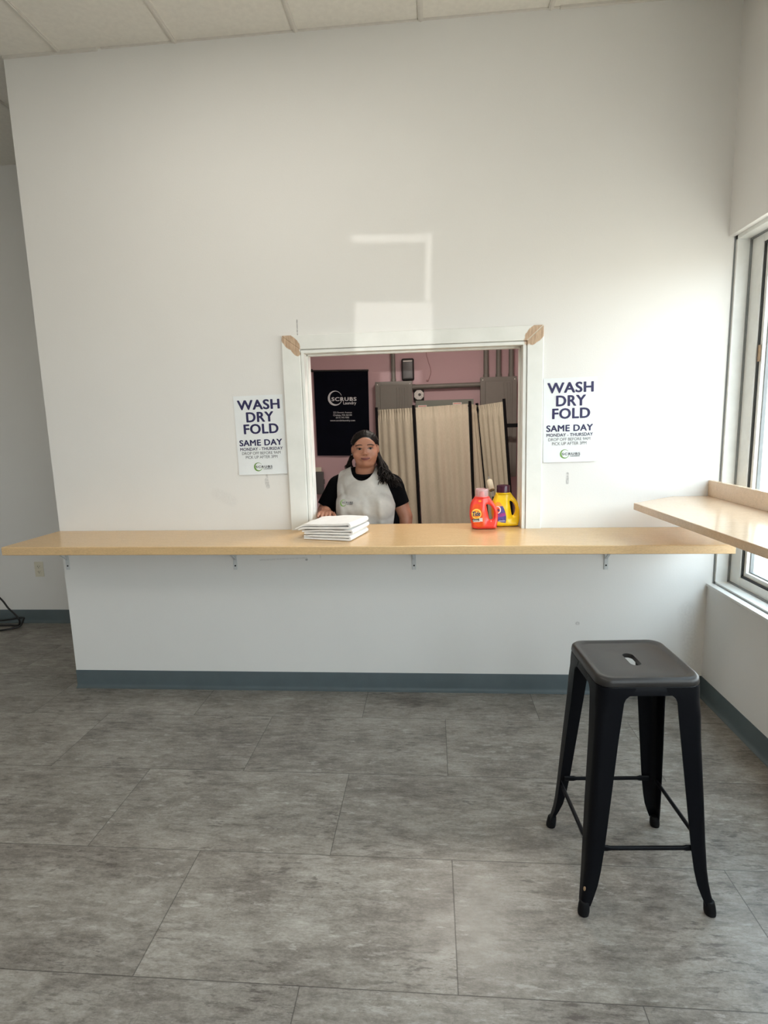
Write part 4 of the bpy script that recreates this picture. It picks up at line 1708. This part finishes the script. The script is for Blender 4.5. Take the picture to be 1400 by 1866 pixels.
POSTS = []
for (xt, zt, xb, zb, y) in [(-0.477, 1.635, -0.466, 0.62, 2.10), (-0.152, 1.645, -0.118, 0.595, 1.93), (0.333, 1.665, 0.366, 0.70, 1.98),
                            (0.393, 1.645, 0.462, 0.88, 2.12), (0.622, 1.675, 0.678, 0.90, 1.90), (0.775, 1.62, 0.80, 0.70, 2.25)]:
    a, b_ = at_depth(xt, zt, y), at_depth(xb, zb, y)
    bot = a + (b_ - a) * (a.z / (a.z - b_.z))
    bot.z = 0.0
    POSTS.append((a, bot))
    if xt < 0.7:
        b = bm_new()
        tube(b, [bot, a], 0.0125, 4)
        obj('post', b, 'black', fs)
for i in range(4):
    (a0, b0), (a1, b1) = POSTS[i], POSTS[i + 1]
    nx, nz = 60, 40
    b = bm_new()
    d = (a1 - a0)
    nrm = V(d.y, -d.x, 0).normalized()
    if nrm.y > 0:
        nrm = -nrm
    rows = []
    ph = random.uniform(0, 6)
    folds = 5.0 if d.length > 0.25 else 3.5
    for j in range(nz + 1):
        v = j / nz
        row = []
        for k in range(nx + 1):
            u = 0.035 + 0.93 * k / nx
            top = a0.lerp(a1, u) - V(0, 0, 0.022)
            bot = b0.lerp(b1, u) + V(0, 0, 0.10)
            p = top.lerp(bot, v)
            amp = (0.019 if i == 1 else 0.012) * min(1, 0.45 + v * 1.5)
            wv = sin(u * 2 * pi * folds + ph + 0.5 * sin(v * 4 + u * 3)) * 0.6 + 0.5 * sin(u * 2 * pi * folds * 0.43 + ph * 2 + v)
            p = p + nrm * wv * amp * sin(pi * k / nx) ** 0.4
            if v < 0.07:
                p = p + nrm * 0.006 * sin(u * 90 + sin(v * 60)) * (1 - v / 0.07 * 0.6)
            if abs(v - 0.037) < 0.013:
                p = p - nrm * 0.006
            row.append(b.verts.new(p))
        rows.append(row)
    for j in range(nz):
        for k in range(nx):
            b.faces.new((rows[j][k], rows[j + 1][k], rows[j + 1][k + 1], rows[j][k + 1]))
    o = obj('cloth_panel', b, 'linen', fs, smooth=80)
    mm = o.modifiers.new('s', 'SOLIDIFY')
    mm.thickness = 0.002
    apply_mods(o)
    for p in o.data.polygons:
        p.use_smooth = True
    b = bm_new()
    tube(b, [a0 - V(0, 0, 0.04) - nrm * 0.018, a1 - V(0, 0, 0.04) - nrm * 0.018], 0.005, 8)
    obj('top_rail', b, 'black', fs, smooth=40)
# clothes rack behind the screen: an end frame shows past its last panel
gr = thing('clothes_rack', 'black metal rack whose cross bar shows past the right edge of the screen', 'rack', (0.86, 2.42, 0))
bm = bm_new()
box(bm, -0.012, 0.012, -0.012, 0.012, 0, 1.50, bevel=0.002)
obj('upright', bm, 'black', gr)
bm = bm_new()
box(bm, -0.36, -0.336, -0.012, 0.012, 0, 1.50, bevel=0.002)
obj('upright', bm, 'black', gr)
bm = bm_new()
box(bm, -0.338, -0.010, -0.010, 0.010, 1.425, 1.461, bevel=0.002)
obj('cross_bar', bm, 'black', gr)
bm = bm_new()
box(bm, -0.338, -0.010, -0.010, 0.010, 0.20, 0.23, bevel=0.002)
obj('cross_bar', bm, 'black', gr)

# ------------------------------------------------------------------ the attendant
PX = -0.405
pe = thing('person', 'woman in black t-shirt and light grey apron standing behind the service counter', 'person', (0, 0, 0))
EYE = V(-0.392, 0.335, 1.354)
HR = Matrix.Translation(EYE) @ Matrix.Rotation(radians(6), 4, 'Z') @ Matrix.Rotation(radians(-1.5), 4, 'Y')


def hp(x, y, z):
    return HR @ V(x, y, z)


HROT = (0, radians(-1.5), radians(6))
bm = bm_new()
# head
ball(bm, hp(0, 0.020, 0.026), (0.072, 0.086, 0.071), HROT)
ball(bm, hp(0, -0.010, -0.018), (0.0715, 0.070, 0.078), HROT)
for s in (-1, 1):
    ball(bm, hp(s * 0.036, -0.036, -0.034), (0.037, 0.036, 0.040), HROT)
    ball(bm, hp(s * 0.030, -0.064, 0.019), (0.028, 0.013, 0.008), HROT)
    ball(bm, hp(s * 0.0130, -0.086, -0.029), (0.0090, 0.010, 0.0080), HROT, 2)
    ball(bm, hp(s * 0.076, 0.014, -0.008), (0.008, 0.015, 0.027), HROT, 2)
    ball(bm, hp(s * 0.029, -0.022, -0.062), (0.036, 0.040, 0.036), HROT)
ball(bm, hp(0, -0.056, -0.080), (0.029, 0.024, 0.023), HROT)
ball(bm, hp(0, -0.018, -0.088), (0.054, 0.050, 0.025), HROT)
ball(bm, hp(0, -0.058, 0.030), (0.055, 0.018, 0.036), HROT)
ball(bm, hp(0, -0.066, -0.056), (0.034, 0.021, 0.020), HROT)
ball(bm, hp(0, -0.083, -0.0535), (0.020, 0.006, 0.0042), HROT, 2)
ball(bm, hp(0, -0.082, -0.0625), (0.018, 0.0065, 0.0048), HROT, 2)
capsule(bm, hp(0, -0.074, 0.006), 0.0072, hp(0, -0.092, -0.022), 0.0110)
# neck, trunk
capsule(bm, hp(0, 0.022, -0.08), 0.056, (PX, 0.385, 1.18), 0.066)
ball(bm, (PX, 0.395, 1.07), (0.195, 0.118, 0.155))
ball(bm, (PX, 0.385, 0.88), (0.200, 0.140, 0.20))
ball(bm, (PX, 0.395, 0.72), (0.195, 0.145, 0.14))
for s in (-1, 1):
    capsule(bm, (PX + s * 0.04, 0.395, 1.185), 0.050, (PX + s * 0.160, 0.405, 1.115), 0.060)
    ball(bm, (PX + s * 0.085, 0.300, 1.015), (0.085, 0.070, 0.080))
    capsule(bm, (PX + s * 0.095, 0.40, 0.66), 0.095, (PX + s * 0.095, 0.39, 0.37), 0.060)
    capsule(bm, (PX + s * 0.095, 0.39, 0.37), 0.058, (PX + s * 0.095, 0.41, 0.08), 0.040)
    capsule(bm, (PX + s * 0.095, 0.41, 0.045), 0.040, (PX + s * 0.105, 0.28, 0.030), 0.030)
# her right arm: forearm forward, hand on the counter
topt = TWL[2]
bpy.context.view_layer.update()
iv = topt.matrix_world.inverted()
hz_ = bvh_of(topt).ray_cast(iv @ V(-0.585, -0.055, 2), iv.to_3x3() @ V(0, 0, -1))
hz_ = (topt.matrix_world @ hz_[0]).z if hz_[0] is not None else 1.0
SR, ER, WR = V(PX - 0.165, 0.405, 1.124), V(-0.660, 0.370, 0.965), V(-0.606, 0.140, hz_ - 0.002)
capsule(bm, SR, 0.058, ER, 0.048)
capsule(bm, ER, 0.047, WR, 0.030)
# her left arm hanging
SL, EL, WL = V(PX + 0.162, 0.405, 1.124), V(-0.168, 0.400, 0.930), V(-0.165, 0.33, 0.72)
capsule(bm, SL, 0.058, EL, 0.047)
capsule(bm, EL, 0.046, WL, 0.028)


def hand(bm, wrist, fwd, up, side, curl):
    """palm, four bent fingers of unequal length and a side thumb; side points to the thumb"""
    def L(a, b_, c):
        return wrist + fwd * a + side * b_ + up * c
    capsule(bm, L(0.0, 0.0, 0), 0.025, L(0.035, 0, 0.0), 0.020)
    for k in (-0.027, -0.009, 0.009, 0.027):
        capsule(bm, L(0.02, k * 0.7, 0.0), 0.014, L(0.072, k, 0.004), 0.0115, 2)
    tips = []
    for k, ln in ((-0.028, 0.055), (-0.0095, 0.068), (0.0095, 0.074), (0.028, 0.066)):
        p0 = L(0.072, k, 0.004)
        p1 = L(0.072 + ln * 0.45, k * 1.12, 0.004 - curl * ln * 0.20)
        p2 = L(0.072 + ln * 0.75, k * 1.16, 0.002 - curl * ln * 0.52)
        p3 = L(0.072 + ln * 0.93, k * 1.16, 0.0 - curl * ln * 0.80)
        capsule(bm, p0, 0.0102, p1, 0.0088, 2)
        capsule(bm, p1, 0.0088, p2, 0.0080, 2)
        capsule(bm, p2, 0.0080, p3, 0.0070, 2)
        tips.append((p2, p3))
    q0, q1, q2, q3 = L(0.012, 0.020, -0.002), L(0.040, 0.046, -0.008), L(0.066, 0.056, -0.014), L(0.086, 0.056, -0.020)
    capsule(bm, q0, 0.0145, q1, 0.0115, 2)
    capsule(bm, q1, 0.0112, q2, 0.0095, 2)
    capsule(bm, q2, 0.0095, q3, 0.0080, 2)
    tips.append((q2, q3))
    return tips


fR = (V(0.10, -1.0, 0.0)).normalized()
uR = V(0, 0, 1)
uR = (uR - fR * uR.dot(fR)).normalized()
tipsR = hand(bm, WR, fR, uR, fR.cross(uR).normalized() * -1, 0.20)
fL = (WL - EL).normalized()
hand(bm, WL, fL, V(1, 0, 0), V(0, -1, 0), -0.3)
body = obj('body', bm, 'skin', pe)
remesh(body, 0.0036, 4, 0.5)
inv = HR.inverted()
vg = body.vertex_groups.new(name='h')
for v in body.data.vertices:
    c = inv @ v.co
    if c.z > -0.16:
        k = 1.0
        if c.y < -0.066 and (abs(c.x) < 0.024 and -0.070 < c.z < 0.008):
            k = 0.12
        if abs(c.x) > 0.071:
            k = 0.3
        vg.add([v.index], k, 'REPLACE')
m_ = body.modifiers.new('s', 'SMOOTH')
m_.factor = 0.5
m_.iterations = 26
m_.vertex_group = 'h'
apply_mods(body)
body.vertex_groups.clear()
for p in body.data.polygons:
    p.use_smooth = True
# lips: tinted patch of the face itself
body.data.materials.append(MAT['lips'])
for p in body.data.polygons:
    c = inv @ p.center
    if c.y < -0.055 and abs(c.x) < 0.0275:
        zl = -0.0575 + 6.0 * c.x * c.x
        hh = 0.0085 * sqrt(max(0, 1 - (c.x / 0.0275) ** 2))
        if abs(c.z - zl) < hh:
            p.material_index = 1
tb_ = bvh_of(body)


def face_y(x, z):
    """surface of the face in head space"""
    o_, d_ = HR @ V(x, -0.3, z), (HR.to_3x3() @ V(0, 1, 0))
    h = tb_.ray_cast(o_, d_)
    return (inv @ h[0]).y if h[0] is not None else -0.08


bm = bm_new()
pts = [(x / 1000, -0.0575 + 6.0 * (x / 1000) ** 2) for x in range(-26, 27, 4)]
tube(bm, [hp(x, face_y(x, z) - 0.0003, z) for x, z in pts], 0.0013, 6)
obj('mouth_line', bm, 'iris', pe, smooth=60)
for s in (-1, 1):
    ex = s * 0.0315
    ez = 0.0
    b = bm_new()
    pts = []
    n = 9
    for i in range(n + 1):
        u = -1 + 2 * i / n
        pts.append((ex + u * 0.0145, 0.0052 * (1 - u * u)))
    for i in range(n, -1, -1):
        u = -1 + 2 * i / n
        pts.append((ex + u * 0.0145, -0.0042 * (1 - u * u) - 0.0002))
    b.faces.new([b.verts.new((x, 0, z + ez)) for x, z in pts])
    bmesh.ops.triangulate(b, faces=b.faces[:])
    bmesh.ops.subdivide_edges(b, edges=b.edges[:], cuts=2)
    for v in b.verts:
        v.co = hp(v.co.x, face_y(v.co.x, v.co.z) - 0.0012, v.co.z)
    eo = obj('eye', b, 'eyew', pe, recalc=False, smooth=60)
    b = bm_new()
    vs = [b.verts.new((ex + 0.001 + cos(2 * pi * i / 20) * 0.0068, 0, 0.0006 + sin(2 * pi * i / 20) * 0.0052)) for i in range(20)]
    b.faces.new(vs)
    for v in b.verts:
        v.co = hp(v.co.x, face_y(v.co.x, v.co.z) - 0.0020, v.co.z)
    obj('iris', b, 'iris', eo, recalc=False)
    b = bm_new()
    P_ = [(ex + u * 0.0165, 0.0058 * (1 - u * u) + 0.0004) for u in [-1 + 2 * i / 10 for i in range(11)]]
    tube(b, [hp(x, face_y(x, z) - 0.0014, z) for x, z in P_], [0.0008 + 0.0012 * sin(pi * i / 10) for i in range(11)], 6)
    obj('eyelashes', b, 'hair', eo, smooth=60)
    b = bm_new()
    P_ = [(ex + s * 0.003 + u * 0.021, 0.0195 + 0.0045 * (1 - u * u) - 0.002 * s * u) for u in [-1 + 2 * i / 10 for i in range(11)]]
    tube(b, [hp(x, face_y(x, z) - 0.0004, z) for x, z in P_], [0.0008 + 0.0020 * sin(pi * (0.15 + 0.75 * i / 10)) for i in range(11)], 6)
    obj('eyebrow', b, 'hair', pe, smooth=60)
    b = bm_new()
    ball(b, hp(s * 0.0085, face_y(s * 0.0085, -0.0345) - 0.0002, -0.0345), (0.0038, 0.002, 0.0018), sub=2)
    obj('nostril', b, 'iris', pe, smooth=60)
for p2, p3 in tipsR:
    b = bm_new()
    ball(b, p3 + V(0, 0, 0.0052), (0.0052, 0.0065, 0.0018), sub=2)
    obj('fingernail', b, 'nail', pe, smooth=60)

# shirt
bm = bm_new()
ball(bm, (PX, 0.395, 1.07), (0.207, 0.130, 0.160))
ball(bm, (PX, 0.385, 0.88), (0.212, 0.152, 0.20))
ball(bm, (PX, 0.395, 0.74), (0.207, 0.157, 0.13))
for s in (-1, 1):
    capsule(bm, (PX + s * 0.050, 0.395, 1.186), 0.058, (PX + s * 0.160, 0.405, 1.126), 0.069)
    ball(bm, (PX + s * 0.085, 0.295, 1.015), (0.094, 0.080, 0.088))
ball(bm, (PX, 0.388, 1.182), (0.085, 0.080, 0.035))


def sleeve(b, a, e, z, r0, r1):
    k = (a.z - z) / (a.z - e.z)
    c = a.lerp(e, k)
    capsule(b, a, r0, a.lerp(e, 0.12), r0)
    frustum(b, a, r0, c, r1)


sleeve(bm, SR, ER, 0.998, 0.069, 0.066)
sleeve(bm, SL, EL, 1.002, 0.069, 0.060)
shirt = obj('t_shirt', bm, 'shirt', pe)
remesh(shirt, 0.005, 4, 0.5)
bm = bm_new()
cp = []
for i in range(36):
    a = 2 * pi * i / 36
    cp.append(V(PX + 0.004 + 0.072 * cos(a), 0.375 + 0.072 * sin(a), 1.214 + 0.020 * sin(a)))
tube(bm, cp, 0.008, 10, closed=True)
obj('collar', bm, 'shirt', pe, smooth=60)

# apron: a looser shell over the shirt, cut to its outline
bm = bm_new()
ball(bm, (PX, 0.390, 1.07), (0.216, 0.146, 0.172))
ball(bm, (PX, 0.375, 0.88), (0.222, 0.168, 0.22))
ball(bm, (PX, 0.385, 0.70), (0.222, 0.175, 0.16))
capsule(bm, (PX - 0.085, 0.290, 1.005), 0.097, (PX + 0.085, 0.290, 1.005), 0.097)
ball(bm, (PX, 0.320, 0.93), (0.19, 0.125, 0.22))
ball(bm, (PX, 0.335, 1.08), (0.14, 0.115, 0.11))
for s in (-1, 1):
    capsule(bm, (PX + s * 0.052, 0.395, 1.186), 0.066, (PX + s * 0.160, 0.405, 1.127), 0.076)
capsule(bm, (PX - 0.05, 0.335, 1.12), 0.075, (PX + 0.05, 0.335, 1.12), 0.075)
ap = obj('apron', bm, 'apron', pe)
remesh(ap, 0.006, 8, 0.5)
bm = bmesh.new()
bm.from_mesh(ap.data)
outl = [(-0.535, 1.245), (-0.560, 1.20), (-0.562, 1.14), (-0.560, 1.05), (-0.560, 0.97), (-0.553, 0.91), (-0.54, 0.86), (-0.55, 0.60), (-0.23, 0.60), (-0.238, 0.88),
        (-0.228, 0.95), (-0.222, 1.02), (-0.238, 1.08), (-0.258, 1.13), (-0.285, 1.20), (-0.30, 1.26)]
ncx_, ncz_, nrx, nrz = -0.411, 1.265, 0.078, 0.098
neck = [(ncx_ + nrx * cos(2 * pi * i / 28), ncz_ + nrz * sin(2 * pi * i / 28)) for i in range(28)]


def cut_poly(bm, poly):
    for (x0, z0), (x1, z1) in zip(poly, poly[1:] + poly[:1]):
        nn = V(z1 - z0, 0, -(x1 - x0)).normalized()
        # only cut faces near this edge
        mx, mz, R_ = (x0 + x1) / 2, (z0 + z1) / 2, math.hypot(x1 - x0, z1 - z0) / 2 + 0.012
        fsel = [f for f in bm.faces if math.hypot(f.calc_center_median().x - mx, f.calc_center_median().z - mz) < R_]
        geom = fsel + list({e for f in fsel for e in f.edges}) + list({v for f in fsel for v in f.verts})
        bmesh.ops.bisect_plane(bm, geom=geom, plane_co=(x0, 0, z0), plane_no=nn, dist=1e-5)


def inside(p, poly):
    c = False
    x, z = p
    for (x0, z0), (x1, z1) in zip(poly, poly[1:] + poly[:1]):
        if (z0 > z) != (z1 > z) and x < (x1 - x0) * (z - z0) / (z1 - z0) + x0:
            c = not c
    return c


bmesh.ops.delete(bm, geom=[f for f in bm.faces if f.calc_center_median().y > 0.395], context='FACES')
cut_poly(bm, outl)
cut_poly(bm, neck)
kill = []
for f in bm.faces:
    c = f.calc_center_median()
    if not inside((c.x, c.z), outl) or inside((c.x, c.z), neck):
        kill.append(f)
bmesh.ops.delete(bm, geom=kill, context='FACES')
# soft drape folds
for v in bm.verts:
    x, z = v.co.x - PX, v.co.z
    k = max(0, min(1, (1.10 - z) / 0.2))
    v.co.y -= 0.0045 * sin(x * 55 + z * 14) * k + 0.006 * mnoise.noise(V(x * 14, z * 9, 1.3)) + 0.004 * mnoise.noise(V(x * 30 + z * 20, z * 8, 5.3))
    for (ax_, az_, bx_, bz_, wd, hh_) in [(0.01, 1.06, 0.015, 0.985, 0.016, 0.007), (0.012, 0.99, -0.06, 0.90, 0.018, 0.008), (0.02, 0.99, 0.11, 0.93, 0.018, 0.006),
                                          (-0.13, 1.09, -0.12, 0.95, 0.014, 0.006), (0.10, 1.05, 0.11, 0.88, 0.016, 0.006), (-0.13, 1.17, -0.10, 1.08, 0.012, -0.005),
                                          (-0.09, 0.98, -0.02, 0.86, 0.016, -0.006)]:
        ux, uz = bx_ - ax_, bz_ - az_
        tt_ = max(0.0, min(1.0, ((x - ax_) * ux + (z - az_) * uz) / (ux * ux + uz * uz)))
        dd_ = math.hypot(x - ax_ - tt_ * ux, z - az_ - tt_ * uz)
        v.co.y -= hh_ * math.exp(-(dd_ / wd) ** 2)
bm.to_mesh(ap.data)
bm.free()
trA = bvh_of(ap)
mm = ap.modifiers.new('s', 'SOLIDIFY')
mm.thickness = 0.0022
mm.offset = 1
apply_mods(ap)
for p in ap.data.polygons:
    p.use_smooth = True


def AP(cx, cy):
    return (-0.578 + (cx - 360) * 0.000497, 1.110 - (cy - 780) * 0.000497)


bm = bm_new()
lx, lz = AP(488, 905)
ring(bm, lx, lz, 0.0185, 0, 35, 350, 0.007, 0.001, 200, n=36)
drape(bm, trA, 0.0034, maxedge=0.02)
obj('apron_logo', bm, 'green', ap, recalc=False)
bm = bm_new()
x0, z0 = AP(475, 908)
x1, z1 = AP(604, 888)
letters(bm, 'SCRUBS', x0, x1, z0, z1, 0, .03, spacing=1.2)
x0, z0 = AP(530, 923)
x1, z1 = AP(602, 912)
letters(bm, 'LAUNDRY', x0, x1, z0, z1, 0, .02)
drape(bm, trA, 0.0038, maxedge=0.02)
obj('apron_lettering', bm, 'greyink', ap, recalc=False)

# hair: cap swept back from the hairline, then long loose waves
def hair_depth(c):
    """how far inside the hairline a point of the head lies, in metres (negative on the face)"""
    ax = abs(c.x)
    front = c.z - (0.0655 - 9.5 * ax * ax) + min(0.0, 0) + max(0, c.y + 0.03) * 0.9
    if c.z < 0.022:
        front = min(front, c.y - 0.020 + (0.0 if ax > 0.05 else 0.02))
    back = min(c.y - 0.026, c.z + 0.105)
    return max(front, back)


bm = bmesh.new()
bm.from_mesh(body.data)
dep = {}
for v in bm.verts:
    c = inv @ v.co
    dep[v] = hair_depth(c) if c.z > -0.115 else -1
bmesh.ops.delete(bm, geom=[f for f in bm.faces if max(dep[v] for v in f.verts) < -0.004 ], context='FACES')
bm.normal_update()
new = {}
for v in bm.verts:
    c = inv @ v.co
    d_ = dep[v]
    k = max(-0.10, min(1.0, d_ / 0.040))
    th = 0.0125 * (k if k < 0 else k ** 0.8)
    ang = math.atan2(c.x, c.z + 0.03)
    st_ = mnoise.noise(V(ang * 16, c.y * 5, 3.7)) * 0.0030 + mnoise.noise(V(ang * 45, c.y * 6, 1.7)) * 0.0016
    new[v] = v.co + v.normal * (th + (st_ * max(0, k)))
for v, co in new.items():
    v.co = co
hair = obj('hair', bm, 'hair', pe, smooth=80)
rnd = random.Random(5)


def lock(b, p0, p1, p2, r, wob, n=16, ph=0.0):
    pts, rr = [], []
    for i in range(n + 1):
        t_ = i / n
        p = p0 * (1 - t_) ** 2 + p1 * 2 * t_ * (1 - t_) + p2 * t_ ** 2
        w = wob * t_
        p = p + V(w * sin(t_ * 13 + ph), w * cos(t_ * 12 + ph), w * 0.5 * sin(t_ * 9 + ph * 2))
        pts.append(p)
        rr.append(r * (1 - 0.72 * t_ ** 1.6))
    tube(b, pts, rr, 7)


bm = bm_new()
for i in range(150):
    u = rnd.random()
    p0 = hp(0.060 + 0.018 * rnd.random(), 0.030 + 0.05 * u, -0.005 - 0.06 * rnd.random())
    p1 = V(-0.318 + 0.035 * rnd.random(), 0.30 + 0.07 * u, 1.225 + 0.03 * rnd.random())
    q_ = rnd.random()
    p2 = V(-0.315 + 0.120 * q_ + 0.02 * rnd.random(), 0.262 + 0.085 * rnd.random(), 1.175 - 0.035 * q_ + 0.055 * (rnd.random() - 0.5))
    hit = trA.ray_cast(V(p2.x, -1, p2.z), V(0, 1, 0))
    sh_y = hit[0].y if hit[0] is not None else 0.34
    p2.y = min(p2.y, sh_y - 0.006 - 0.016 * rnd.random()) if sh_y < 0.36 else p2.y
    lock(bm, p0, p1, p2, 0.0052, 0.013, n=22, ph=rnd.random() * 6)
obj('hair_wave', bm, 'hair', hair, smooth=60)
bm = bm_new()
for i in range(50):
    u = rnd.random()
    p0 = hp(-0.060 - 0.016 * rnd.random(), 0.040 + 0.03 * u, -0.01 - 0.04 * rnd.random())
    p1 = V(-0.492 - 0.012 * rnd.random(), 0.375, 1.280)
    p2 = V(-0.478 - 0.045 * rnd.random(), 0.385 + 0.02 * u, 1.215 + 0.04 * rnd.random())
    lock(bm, p0, p1, p2, 0.0050, 0.008, ph=rnd.random() * 6)
obj('hair_wave', bm, 'hair', hair, smooth=60)
bm = bm_new()
ball(bm, hp(-0.080, 0.006, -0.034), 0.0028, sub=2)
obj('earring', bm, 'silver', pe, smooth=60)
# trousers and shoes (behind the counter wall)
bm = bm_new()
ball(bm, (PX, 0.395, 0.70), (0.205, 0.155, 0.13))
for s in (-1, 1):
    capsule(bm, (PX + s * 0.097, 0.40, 0.66), 0.103, (PX + s * 0.097, 0.39, 0.37), 0.070)
    frustum(bm, V(PX + s * 0.097, 0.39, 0.40), 0.072, V(PX + s * 0.097, 0.41, 0.06), 0.060)
tr_ = obj('trousers', bm, 'trouser', pe)
remesh(tr_, 0.007, 3, 0.5)
for s in (-1, 1):
    b = bm_new()
    capsule(b, (PX + s * 0.095, 0.42, 0.050), 0.048, (PX + s * 0.105, 0.27, 0.040), 0.038)
    so = obj('shoe', b, 'blackpl', pe, smooth=60)
    for v in so.data.vertices:
        v.co.z = max(0.0, v.co.z)
